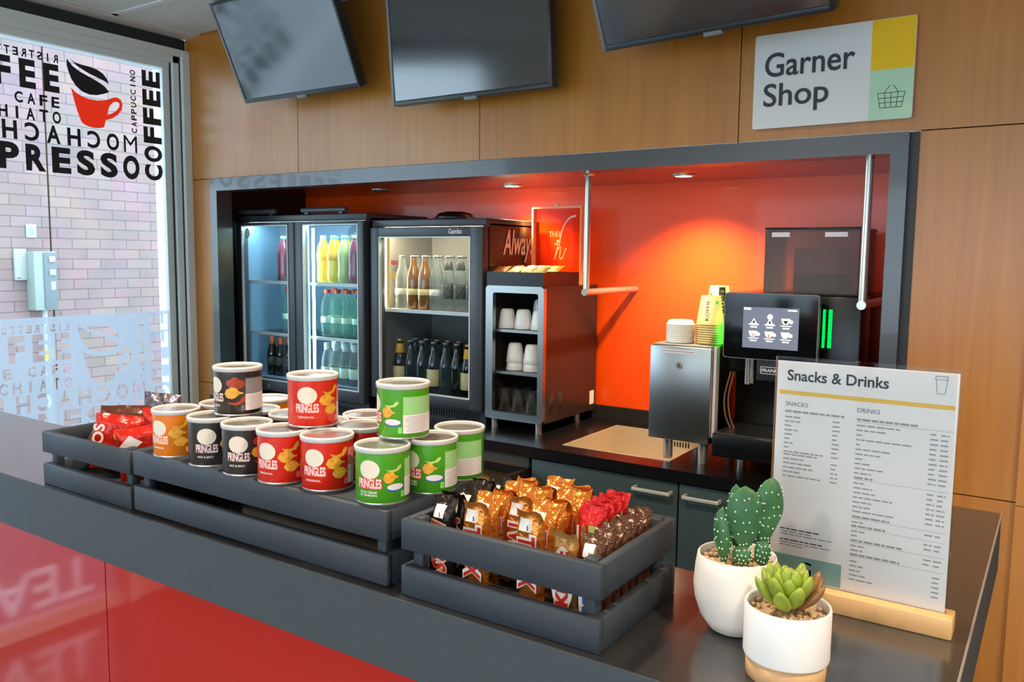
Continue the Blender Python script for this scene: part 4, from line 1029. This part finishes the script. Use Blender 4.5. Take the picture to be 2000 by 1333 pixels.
mb = MB(); mb.flat(glyph('Gamko', .01), (-2.005, 2.549, 1.645), X, Z, M['dish'], .065, .020); mb.build('maker_lettering', t3)
mb = MB(); mb.box(-1.8395, -1.838, 2.8, 2.803, 1.612, 1.672, M['tv_light'])
Ydir = Vector((0, 1, 0))
mb.flat(glyph('Always', .015, .25), (-1.8378, 2.684, 1.535), Ydir, Z, M['cream'], .225, .13)
mb.flat(glyph('tea', .015, .25), (-1.8378, 2.80, 1.495), Ydir, Z, M['cream'], .08, .03)
mb.build('side_lettering', t3)
mb = MB(); mb.box(-2.34, -2.325, 2.5645, 2.5648, 1.34, 1.63, M['l_yellow']); mb.flat(disc(), (-2.315, 2.5645, 1.46), X, Z, M['l_yellow'], .026, .036); mb.box(-2.318, -2.280, 2.5645, 2.5648, 1.52, 1.538, M['c_red']); mb.build('door_stickers', t3)

WB = ' in the right half of the double cooler'
P1 = .004
for i, x in enumerate((-2.787, -2.722)): place('yellow', x, 2.635, 1.434, ('left' if i == 0 else 'right') + ' one of two yellow soda bottles on the top shelf', 'soda bottles in the double cooler', mk['yellow'])
place('lime', -2.655, 2.635, 1.434, 'pale green soda bottle on the top shelf beside the yellow ones', 'soda bottles in the double cooler', mk['lime'])
place('berry', -2.590, 2.635, 1.434, 'dark berry soda bottle on the top shelf of the double cooler', 'soda bottles in the double cooler', mk['berry'])
place('lime', -2.525, 2.640, 1.434, 'pale green soda bottle half hidden by the cooler door edge', 'soda bottles in the double cooler', mk['lime'])
for i in range(5): place('yellow' if i < 2 else 'lime', -2.79 + .066 * i, 2.72, 1.434, 'soda bottle in the second row of the top shelf, ' + ORD[i] + ' from the left', 'soda bottles at the back of the double cooler', mk['yellow'])
for i, x in enumerate((-2.770, -2.705, -2.640, -2.575, -2.51)): place('water', x, 2.640, 1.192, ORD[i] + ' red-capped water bottle from the left on the middle shelf', 'water bottles in the double cooler', mk['water'])
for i, x in enumerate((-2.80, -2.735, -2.67, -2.605, -2.54)): place('water', x, 2.715, 1.192, 'red-capped water bottle in the second row of the middle shelf, ' + ORD[i] + ' from the left', 'water bottles at the back of the double cooler', mk['water'])
for i, x in enumerate((-2.765, -2.7075, -2.650, -2.5925, -2.535)): place('mini', x, 2.630, .980, ORD[i] + ' small white-capped bottle from the left on the cooler floor', 'white-capped bottles in the double cooler', mk['mini'])
for i, x in enumerate((-2.79, -2.73, -2.67, -2.61, -2.55)): place('mini', x, 2.700, .980, 'small white-capped bottle in the second row on the cooler floor, ' + ORD[i] + ' from the left', 'white-capped bottles at the back of the double cooler', mk['mini'])
for i, x in enumerate((-3.155, -3.095, -3.035, -2.975)): place('cola', x, 2.645, .980, ORD[i] + ' orange-capped dark bottle from the left on the cooler floor', 'orange-capped bottles in the double cooler', mk['cola'])
for i, x in enumerate((-3.12, -3.06, -3.0)): place('cola', x, 2.715, .980, 'orange-capped dark bottle in the second row on the cooler floor, ' + ORD[i] + ' from the left', 'orange-capped bottles at the back of the double cooler', mk['cola'])
for i, x in enumerate((-3.08, -3.015)): place('berry', x, 2.66, 1.434, ('left' if i == 0 else 'right') + ' berry soda bottle behind the left door of the double cooler', 'soda bottles in the double cooler', mk['berry'])
place('orange', -2.95, 2.655, 1.434, 'orange soda bottle behind the left door of the double cooler', 'soda bottles in the double cooler', mk['orange'])
for i, x in enumerate((-3.05, -2.985)): place('water', x, 2.66, 1.192, ('left' if i == 0 else 'right') + ' water bottle behind the left door of the double cooler', 'water bottles in the double cooler', mk['water'])
row = [('goldneck', -2.349, 'yellow-necked dark'), ('plain', -2.288, 'dark green'), ('plain', -2.225, 'plain dark'), ('stout', -2.162, 'cream-labelled dark'), ('plain', -2.100, 'unlabelled dark green'), ('plain', -2.042, 'plain dark glass'), ('goldneck', -1.985, 'yellow-necked dark'), ('stout', -1.926, 'cream-labelled dark')]
for i, (k, x, d) in enumerate(row): place(k, x, 2.655, .980, d + ' beer bottle, ' + ORD[i] + ' from the left on the single cooler floor', 'beer bottles in the single cooler', mk[k])
for i in range(8): place('plain', -2.33 + i * .06, 2.735, .980, 'dark beer bottle in the second row on the single cooler floor, ' + ORD[i] + ' from the left', 'beer bottles at the back of the single cooler', mk['plain'])
row = [('clearb', -2.335, 'clear'), ('amber', -2.273, 'amber'), ('amber', -2.211, 'amber'), ('clearb', -2.149, 'clear'), ('bw', -2.087, 'black-labelled'), ('bw', -2.025, 'black-labelled'), ('bw', -1.963, 'black-labelled')]
for i, (k, x, d) in enumerate(row): place(k, x, 2.655, 1.336, d + ' bottle, ' + ORD[i] + ' from the left on the single cooler shelf', 'bottles on the single cooler shelf', mk[k])
for i in range(7): place('clearb', -2.32 + i * .062, 2.735, 1.336, 'clear bottle in the second row on the single cooler shelf, ' + ORD[i] + ' from the left', 'bottles at the back of the single cooler shelf', mk['clearb'])
mb = MB(); mb.lathe([(0, .0), (.075, .0), (.085, .008), (.07, .028), (.04, .036), (0, .037)], M['black'], (-2.12, 2.74, 1.7055), 28); o = mb.build('black_dome', None); tag(o, 'black shallow bowl lying on the single-door cooler', 'dome')  # unidentified cap-like shape, modelled as a dark rounded tray lid

# ---------------------------------------------------------------- cup cabinet
t = thing('cup_cabinet', 'grey-fronted cup warmer cabinet with dark sides on four steel feet', 'cabinet', (-1.70, 2.77, ZB))
cx0, cx1, cy0, cy1, cz0, cz1 = -1.832, -1.572, 2.56, 2.975, .940, 1.450
mb = MB(); w = .02
mb.box(cx0, cx0 + w, cy0 + .02, cy1, cz0, cz1, M['fridge_brown']); mb.box(cx1 - w, cx1, cy0 + .02, cy1, cz0, cz1, M['fridge_brown']); mb.box(cx0 + w, cx1 - w, cy1 - w, cy1, cz0, cz1, M['fridge_in_dark']); mb.box(cx0 + w, cx1 - w, cy0 + .02, cy1 - w, cz0, cz0 + w, M['fridge_in_dark']); mb.box(cx0 + w, cx1 - w, cy0 + .02, cy1 - w, cz1 - w, cz1, M['fridge_in_dark']); mb.build('shell', t)
mb = MB(); A = rrect(cx0, cx1, cz0, cz1, .014); B = rrect(cx0 + .033, cx1 - .024, cz0 + .03, cz1 - .026, .008)
g = fill([A, B])
for yy in (cy0, cy0 + .02): mb.add([(x, yy, z) for x, z in g[0]], g[1], M['steel'])
for L in (A, B):
    n = len(L); mb.add([(x, cy0, z) for x, z in L] + [(x, cy0 + .02, z) for x, z in L], [(i, (i + 1) % n, n + (i + 1) % n, n + i) for i in range(n)], M['steel'], True)
mb.build('front_frame', t)
for z in (1.122, 1.283):
    mb = MB(); mb.box(cx0 + w, cx1 - w, cy0 + .025, cy1 - w, z - .010, z, M['steel']); mb.build('shelf', t)
for x in (cx0 + .03, cx1 - .03):
    for y in (cy0 + .025, cy1 - .1):
        mb = MB(); mb.cyl((x, y, ZB), (x, y, cz0), .0125, M['chrome']); mb.build('foot', t, label='steel foot')
mb = MB(); mb.box(cx1, cx1 + .001, cy1 - .05, cy1 - .015, .965, 1.02, M['dish']); mb.build('type_plate', t)
MUG = [(0, .0), (.020, .0), (.0255, .006), (.029, .02), (.0335, .055), (.036, .074), (.0345, .075), (.032, .06), (.027, .02), (0, .012)]
def mug():
    t = thing('white_cup', 'x', 'cup'); mb = MB(); mb.lathe([(r, .076 - z) for r, z in MUG], M['ceramic'], n=28); mb.build('cup_body', t, True)
    mb = MB(); mb.tube(arc([(.028, 0, .058), (.044, 0, .054), (.047, 0, .035), (.033, 0, .022)], 6), .0038, M['ceramic'], 8); mb.build('cup_handle', t, True); return t
mg = None
spots = [(-1.785, 2.64, 1.283, 'upside-down cup at the left of the upper cabinet shelf'), (-1.711, 2.64, 1.283, 'upside-down cup in the middle of the upper cabinet shelf'), (-1.637, 2.64, 1.283, 'upside-down cup at the right of the upper cabinet shelf'), (-1.672, 2.705, 1.320, 'upside-down cup highest in the cabinet, on cups behind'), (-1.672, 2.73, 1.283, 'upside-down cup under the highest cup'),
         (-1.750, 2.645, 1.122, 'bottom cup of the left stack on the lower cabinet shelf'), (-1.750, 2.645, 1.152, 'top cup of the left stack on the lower cabinet shelf'), (-1.672, 2.645, 1.122, 'bottom cup of the right stack on the lower cabinet shelf'), (-1.672, 2.645, 1.150, 'top cup of the right stack on the lower cabinet shelf'), (-1.70, 2.735, 1.122, 'grey-shaded cup at the back of the lower cabinet shelf')]
for x, y, z, lb in spots:
    if mg is None: mg = mug(); o = mg
    else: o = copy_tree(mg)
    o.location = (x, y, z + .0005); o.rotation_euler = (0, 0, R.uniform(.6, 2.2)); tag(o, lb, 'cup', 'white cups in the cabinet')
M['tumbler'] = clear('tumbler_glass', (.93, .95, .95), 1.3, srgb(220, 220, 215), .06)
tg_ = None
for i in range(8):
    if tg_ is None:
        mb = MB(); mb.lathe([(0, .004), (.023, .004), (.025, .001), (.029, .088), (.0275, .088), (.024, .010), (0, .010)], M['tumbler'], n=24); tg_ = mb.build('drinking_glass', None); o = tg_
    else: o = tg_.copy(); C.objects.link(o)
    o.location = (-1.780 + (i % 4) * .0615, 2.62 + (i // 4) * .066, cz0 + w)
    tag(o, 'empty drinking glass at the bottom of the cup cabinet, ' + ['first', 'second', 'third', 'fourth'][i % 4] + ' in the ' + ('front' if i < 4 else 'back') + ' row', 'glass', 'glasses at the bottom of the cabinet')
t = thing('tea_tray', 'black open tray of tea sachets on top of the cup cabinet', 'tray', (-1.71, 2.7, cz1))
mb = MB(); tx0, tx1, ty0, ty1, tz0, tz1 = -1.832, -1.578, 2.565, 2.83, cz1, cz1 + .052
mb.box(tx0, tx1, ty0, ty0 + .006, tz0, tz1, M['black']); mb.box(tx0, tx1, ty1 - .006, ty1, tz0, tz1, M['black']); mb.box(tx0, tx0 + .006, ty0 + .006, ty1 - .006, tz0, tz1, M['black']); mb.box(tx1 - .006, tx1, ty0 + .006, ty1 - .006, tz0, tz1, M['black']); mb.box(tx0 + .006, tx1 - .006, ty0 + .006, ty1 - .006, tz0, tz0 + .034, M['black']); mb.build('tray_box', t)
M['sachet'] = mat('yellow_sachet', srgb(236, 196, 100), .5, bump=.4, bscale=60); M['sachet2'] = mat('ochre_sachet', srgb(206, 130, 50), .5, bump=.4, bscale=60)
for i in range(8):
    mb = MB(); pillow(mb, .055, .062, .010, M['sachet2' if i in (0, 4) else 'sachet'], 20 + i, 8, 10, 3, .1, .3); o = mb.build('tea_sachet', None, True)
    col, rw = i % 4, i // 4
    o.location = (-1.795 + col * .060, 2.592 + rw * .09, tz0 + .050 + rw * .004); o.rotation_euler = (rad(-70), 0, rad(R.uniform(-12, 12)))
    tag(o, ('ochre' if i in (0, 4) else 'yellow') + ' tea sachet lying in the tray, ' + ORD[col] + ' in the ' + ('front' if rw == 0 else 'back') + ' row', 'tea sachet', 'tea sachets in the tray')
t = thing('tea_poster_frame', 'orange see-through tea poster in a pale frame, standing behind the tea tray', 'picture frame', (-1.70, 2.86, cz1))
fx0, fx1, fz0, fz1, fy = -1.819, -1.590, tz0 + .002, 1.760, 2.86
M['poster'] = clear('clear_orange_sheet', (1.0, .80, .7), .8, srgb(240, 70, 20), .35); M['gilt'] = mat('pale_frame', srgb(244, 184, 130), .4)
mb = MB(); mb.box(fx0 + .006, fx1 - .006, fy + .016, fy + .022, fz0, fz1 - .006, M['poster']); mb.build('poster', t)
mb = MB(); mb.box(fx0, fx0 + .007, fy, fy + .024, fz0, fz1, M['gilt']); mb.box(fx1 - .005, fx1, fy, fy + .024, fz0, fz1, M['gilt']); mb.box(fx0 + .007, fx1 - .005, fy, fy + .024, fz1 - .007, fz1, M['gilt']); mb.build('frame', t)
Kp = 2.86 / 2.692
PX = lambda x: x * Kp
PZ = lambda z: 1.56 + (z - 1.56) * Kp
mb = MB(); mb.box(PX(-1.615), PX(-1.598), fy + .004, fy + .012, fz1, fz1 + .010, M['gilt']); mb.build('hook', t)
mb = MB(); yq = fy + .0155
mb.flat(glyph('THEE', .0), (PX(-1.642), yq, PZ(1.636)), X, Z, M['gilt'], .055, .021)
mb.flat(disc(8), (PX(-1.610), yq, PZ(1.614)), X, Z, M['gilt'], .014, .012)
pc_ = lambda L: arc([(PX(a), yq, PZ(b)) for a, b in L], 8)
P_ = pc_([(-1.597, 1.60), (-1.590, 1.640), (-1.575, 1.680), (-1.552, 1.706), (-1.526, 1.714)]); mb.tube(P_, [.0012 + .0035 * i / len(P_) for i in range(len(P_))], M['dish'], 6)
mb.tube(pc_([(-1.616, 1.606), (-1.603, 1.608), (-1.608, 1.575), (-1.617, 1.552)]), .0026, M['gilt'], 6)
mb.tube(pc_([(-1.612, 1.572), (-1.598, 1.592), (-1.590, 1.592), (-1.594, 1.560), (-1.584, 1.554), (-1.566, 1.592)]), .0024, M['gilt'], 6)
mb.build('lettering', t)

# ---------------------------------------------------------------- shelf rods
def rod(label, x, y):
    t = thing('hanging_rod', label, 'rail', (x, y, 1.4), group='chrome rods in the niche')
    mb = MB(); mb.cyl((x, y, 1.430), (x, y, 1.848), .0115, M['chrome']); mb.build('upright', t)
    mb = MB(); mb.cyl((x, y - .0115, 1.436), (x, 3.0, 1.436), .0125, M['chrome']); mb.build('wall_arm', t)
    mb = MB(); mb.lathe([(0, -.004), (.022, -.004), (.024, 0)], M['chrome'], (x, y, 1.848), 24); mb.build('ceiling_flange', t)
rod('chrome L-shaped rod hanging in front of the orange wall beside the poster', -1.415, 2.59)
rod('chrome L-shaped rod hanging beside the coffee machine hopper', -.462, 2.435)

# ---------------------------------------------------------------- coffee machine corner
t = thing('cup_cooler', 'steel-fronted milk cooler box on chrome legs beside the coffee machine', 'milk cooler', (-1.01, 2.67, ZB))
mx0, mx1, my0, my1, mz0, mz1 = -1.120, -.912, 2.50, 2.86, .967, 1.280
mb = MB(); mb.box(mx0, mx1, my0 + .02, my1, mz0, mz1, M['black'], .003); mb.box(mx0 + .003, mx1 - .003, my0 + .012, my1 - .003, mz1 - .002, mz1 + .0005, M['steel']); mb.build('body', t)
mb = MB(); mb.box(mx1, mx1 + .010, my0 + .022, my0 + .05, mz0 + .02, mz1, M['dish']); mb.build('door_seal', t)
mb = MB(); mb.box(mx0, mx1, my0, my0 + .018, mz0, mz1 - .004, M['steel'], .002); mb.build('door', t, label='brushed steel door')
mb = MB(); mb.box(mx0 + .035, mx1 - .048, my0 - .001, my0, mz1 - .026, mz1 - .014, M['dish']); mb.box(mx0 + .042, mx1 - .056, my0 - .0014, my0 - .001, mz1 - .0215, mz1 - .0185, M['ink_soft']); mb.build('notice_strip', t)
mb = MB(); mb.cyl((-1.018, my0 - .004, 1.215), (-1.018, my0, 1.215), .011, M['foil_silver']); mb.box(-1.0195, -1.0165, my0 - .0046, my0 - .004, 1.209, 1.221, M['black']); mb.build('lock', t)
for x in (-1.060, -.940):
    for y in (2.528, 2.80):
        mb = MB(); mb.cyl((x, y, ZB), (x, y, mz0), .0155, M['chrome']); mb.build('leg', t, label='chrome leg')
M['lidw'] = mat('cup_lid_white', srgb(240, 236, 226), .4, subs=.1); M['kraft'] = mat('kraft_cup', srgb(160, 138, 92), .6, noise=.06, nscale=120); M['cupbrown'] = mat('brown_cup_print', srgb(78, 54, 38), .6)
lo = None
for i in range(9):
    if lo is None:
        mb = MB(); mb.lathe([(.0455, 0), (.047, .001), (.047, .006), (.0435, .0075), (.040, .016), (.037, .018), (0, .0175)], M['lidw'], n=32); lo = mb.build('takeaway_cup_cover', None); o = lo
    else: o = lo.copy(); C.objects.link(o)
    o.location = (-1.058, 2.60, mz1 + .001 + i * .0070)
    tag(o, 'white takeaway cup cover in its stack, ' + (ORD[i] + ' from the bottom' if i else 'bottommost') + ' on the milk cooler', 'cup cover', 'stack of cup covers')
def pcup():
    t = thing('paper_cup', 'x', 'paper cup'); H = .098
    mb = MB(); mb.lathe([(.0448, 0), (.0462, .001), (.0462, .004), (.0445, .0045), (.0310, H), (.0295, H - .002), (.0295, H - .006), (0, H - .006)], M['kraft'], n=32); mb.build('cup_wall', t, True)
    mb = MB()
    def side(g, a0, z, w, h, m):
        vs = []
        for x, y in g[0]:
            zz = z + y * h; r = .0445 - (.0445 - .031) * (zz - .0045) / (H - .0045) + .0006; a = a0 + (x - .5) * w / .038
            vs.append((r * math.sin(a), -r * math.cos(a), zz))
        mb.add(vs, g[1], m)
    side(rot90(glyph('KOFFIE', .02), False), -.55, .018, .011, .066, M['ink'])
    side(GRID(4), .35, .070, .014, .012, M['teal'])
    side(GRID(6, 4), 1.6, .006, .026, .088, M['cupbrown']); side(rot90(glyph('KOFFIE', .02), False), 1.6, .018, .011, .066, M['dish'])
    mb.build('cup_print', t, True); return t
pc = None
for s, (x, y, n, rz, nm) in enumerate([(-.962, 2.615, 9, .3, 'front'), (-.972, 2.72, 13, -1.3, 'rear')]):
    for i in range(n):
        if pc is None: pc = pcup(); o = pc
        else: o = copy_tree(pc)
        o.location = (x, y, mz1 + .001 + i * .0075); o.rotation_euler = (0, 0, rz + math.atan2(-y, -x) + PI / 2)
        tag(o, 'upside-down paper cup in the ' + nm + ' stack, ' + ('bottommost' if i == 0 else 'topmost' if i == n - 1 else ORD[min(i, 10)] + ' from the bottom' if i < 11 else 'next to the topmost') + ' on the milk cooler', 'paper cup', 'paper cup stacks on the milk cooler')

t = thing('coffee_machine', 'black coffee machine with a lit touch screen, bean hopper and green light strips', 'coffee machine', (-.69, 2.72, ZB))
bx0, bx1 = -.885, -.480
mb = MB()
mb.box(bx0, bx1, 2.66, 2.94, .945, 1.455, M['black'], .006); mb.box(bx0 + .28, bx1, 2.54, 2.665, .945, 1.455, M['black'], .006); mb.box(bx0, bx0 + .29, 2.58, 2.665, 1.20, 1.455, M['black'], .006)
mb.build('body', t)
mb = MB(); mb.box(bx0, bx1 - .06, 2.455, 2.665, .945, 1.018, M['black'], .004); tr = mb.build('drip_tray', t)
mb = MB(); mb.box(bx0 + .010, bx1 - .075, 2.462, 2.655, 1.018, 1.0205, M['steel']); 
mb.build('drip_grille', tr, label='steel drip grille')
sx0, sx1, sz0, sz1, sy = -.866, -.585, 1.257, 1.458, 2.475
A = rrect(sx0, sx1, sz0, sz1, .010)
mb = MB(); mb.prism([(x, sy, z) for x, z in A], (0, .022, 0), M['tv_light']); 
B = rrect(sx0 + .0025, sx1 - .0025, sz0 + .0025, sz1 - .0025, .009); mb.prism([(x, sy - .0015, z) for x, z in B], (0, .002, 0), M['black_gloss']); mb.box(sx0 + .03, sx1 - .03, sy + .022, 2.60, sz0 + .02, sz1 - .01, M['black']); sp = mb.build('screen_panel', t)
M['ui'] = emis('ui_glow', (.30, .33, .42), .8); M['ui_white'] = emis('ui_white', (1, 1, .97), 2.2); M['ui_red'] = emis('ui_red', (1, .45, .4), 1.2); M['ui_dark'] = emis('ui_dark', (.05, .05, .05), .6)
mb = MB(); ux0, ux1, uz0, uz1 = -.806, -.640, 1.292, 1.416
mb.quad((ux0, sy - .002, uz0), (ux1 - ux0, 0, 0), (0, 0, uz1 - uz0), M['ui'])
def U(g, x, z, w, h, m, k=1): mb.flat(g, (ux0 + x * (ux1 - ux0), sy - .002 - .0002 * k, uz0 + z * (uz1 - uz0)), X, Z, M[m], w * (ux1 - ux0), h * (uz1 - uz0))
CUPI = ([(0, 1), (1, 1), (.9, .45), (.7, .1), (.3, .1), (.1, .45)], [tuple(range(6))])
TRI = ([(0, 0), (.2, .12), (.5, 1), (.8, .12), (1, 0)], [tuple(range(5))])
SAUC = ([(0, .5), (.2, 0), (.8, 0), (1, .5)], [(0, 1, 2, 3)])
for i in range(3):
    for j in range(2):
        x = .09 + .29 * i; z = .56 if j == 0 else .23
        U(SAUC, x, z, .22, .04, 'ui_white'); U(GRID(1), x + .05, z - .06, .12, .03, 'ui_white')
        if j == 0 and i < 2: U(TRI, x + .02, z + .03, .18, .14 + .02 * i, 'ui_white'); U(GRID(1), x + .09, z + .05, .04, .06, 'ui_dark', 2)
        else: U(CUPI, x + .02, z + .03, .16, .16, 'ui_white'); U(disc(), x + .16, z + .07, .07, .09, 'ui_white')
        if j == 0 and i == 1: U(disc(), x + .06, z + .15, .10, .13, 'ui_white')
        if j == 0 and i == 2: U(([(0, 1), (1, 1), (.5, 0)], [(0, 1, 2)]), x + .05, z + .05, .10, .09, 'ui_dark', 2)
        if j == 1 and i == 0: U(GRID(1), x + .07, z + .06, .06, .07, 'ui_red', 2)
        if j == 1 and i == 1: U(GRID(1), x + .08, z + .05, .03, .08, 'gold_print', 2)
U(GRID(1), .80, .93, .16, .035, 'ui_white'); U(GRID(1), .01, .93, .13, .05, 'ui_white')
mb.build('touch_display', sp)
mb = MB()
for k, x in enumerate((-.588, -.572)):
    for i in range(9): mb.box(x, x + (.007 if k == 0 else .010), 2.537, 2.5405, 1.300 + i * .0128, 1.3115 + i * .0128, M['led_green'])
mb.build('green_light_strip', t)
mb = MB()
for i in range(9): mb.box(bx0 - .003, bx0, 2.60, 2.612, 1.285 + i * .0128, 1.2965 + i * .0128, M['led_green_side'])
mb.build('green_light_strip', t)
mb = MB(); mb.cyl((-.802, 2.525, 1.172), (-.802, 2.525, 1.26), .0085, M['chrome']); mb.cyl((-.788, 2.525, 1.176), (-.788, 2.525, 1.26), .006, M['chrome']); mb.build('milk_spout', t)
mb = MB(); mb.box(-.768, -.66, 2.50, 2.60, 1.19, 1.258, M['tv'], .004); mb.build('spout_head', t)
mb = MB()
nx0, nx1, nz0, nz1 = -.755, -.690, 1.212, 1.234
for q in ((nx0, nx1, nz0, nz0 + .0015), (nx0, nx1, nz1 - .0015, nz1), (nx0, nx0 + .0015, nz0, nz1), (nx1 - .0015, nx1, nz0, nz1)): mb.box(q[0], q[1], 2.4985, 2.4997, q[2], q[3], M['dish'])
mb.flat(glyph('FRANKE', .02), (nx0 + .004, 2.4986, nz0 + .006), X, Z, M['dish'], nx1 - nx0 - .008, .010); mb.build('maker_plate', t)
M['smoke'] = clear('smoked_plastic', (.80, .77, .75), 1.0, srgb(200, 190, 184), .20)
mb = MB(); hx0, hx1, hy0, hy1, hz0, hz1 = -.787, -.508, 2.60, 2.85, 1.456, 1.652
mb.box(hx0, hx1, hy0, hy0 + .003, hz0, hz1, M['smoke']); mb.box(hx0, hx1, hy1 - .003, hy1, hz0, hz1, M['smoke']); mb.box(hx0, hx0 + .003, hy0 + .003, hy1 - .003, hz0, hz1, M['smoke']); mb.box(hx1 - .003, hx1, hy0 + .003, hy1 - .003, hz0, hz1, M['smoke'])
mb.build('bean_hopper', t, label='smoked clear bean hopper')
mb = MB(); mb.box(hx0 - .002, hx1 + .002, hy0 - .002, hy1 + .002, hz1, hz1 + .006, M['black'], .002); mb.build('hopper_lid', t)
mb = MB(); mb.box(-.704, -.568, 2.63, 2.80, hz0, 1.594, M['smoke']); mb.build('inner_hopper', t)
M['bean'] = mat('coffee_beans', srgb(40, 26, 18), .4, bump=1.0, bscale=120); mb = MB(); mb.box(-.70, -.572, 2.634, 2.796, hz0 + .001, hz0 + .06, M['bean']); mb.build('beans', t, kind='stuff')
for a, b in ((hx0 + .02, hx0 + .075), (hx1 - .10, hx1 - .035)):
    mb = MB(); mb.box(a, b, hy0 - .001, hy0 - .0002, 1.629, 1.643, M['dish']); mb.build('hopper_sticker', t)
mb = MB()
mb.tube(arc([(-.872, 2.575, 1.20), (-.885, 2.56, 1.12), (-.876, 2.55, 1.06), (-.858, 2.55, 1.02)], 8), .003, M['brown_tube'], 8); mb.tube(arc([(-.862, 2.575, 1.20), (-.872, 2.56, 1.12), (-.862, 2.55, 1.06), (-.846, 2.55, 1.02)], 8), .003, M['brown_tube'], 8); mb.build('milk_hose', t)
for x in (-.825, -.54):
    for y in (2.565, 2.88):
        mb = MB(); mb.cyl((x, y, ZB), (x, y, .946), .014, M['chrome']); mb.build('foot', t, label='chrome foot')
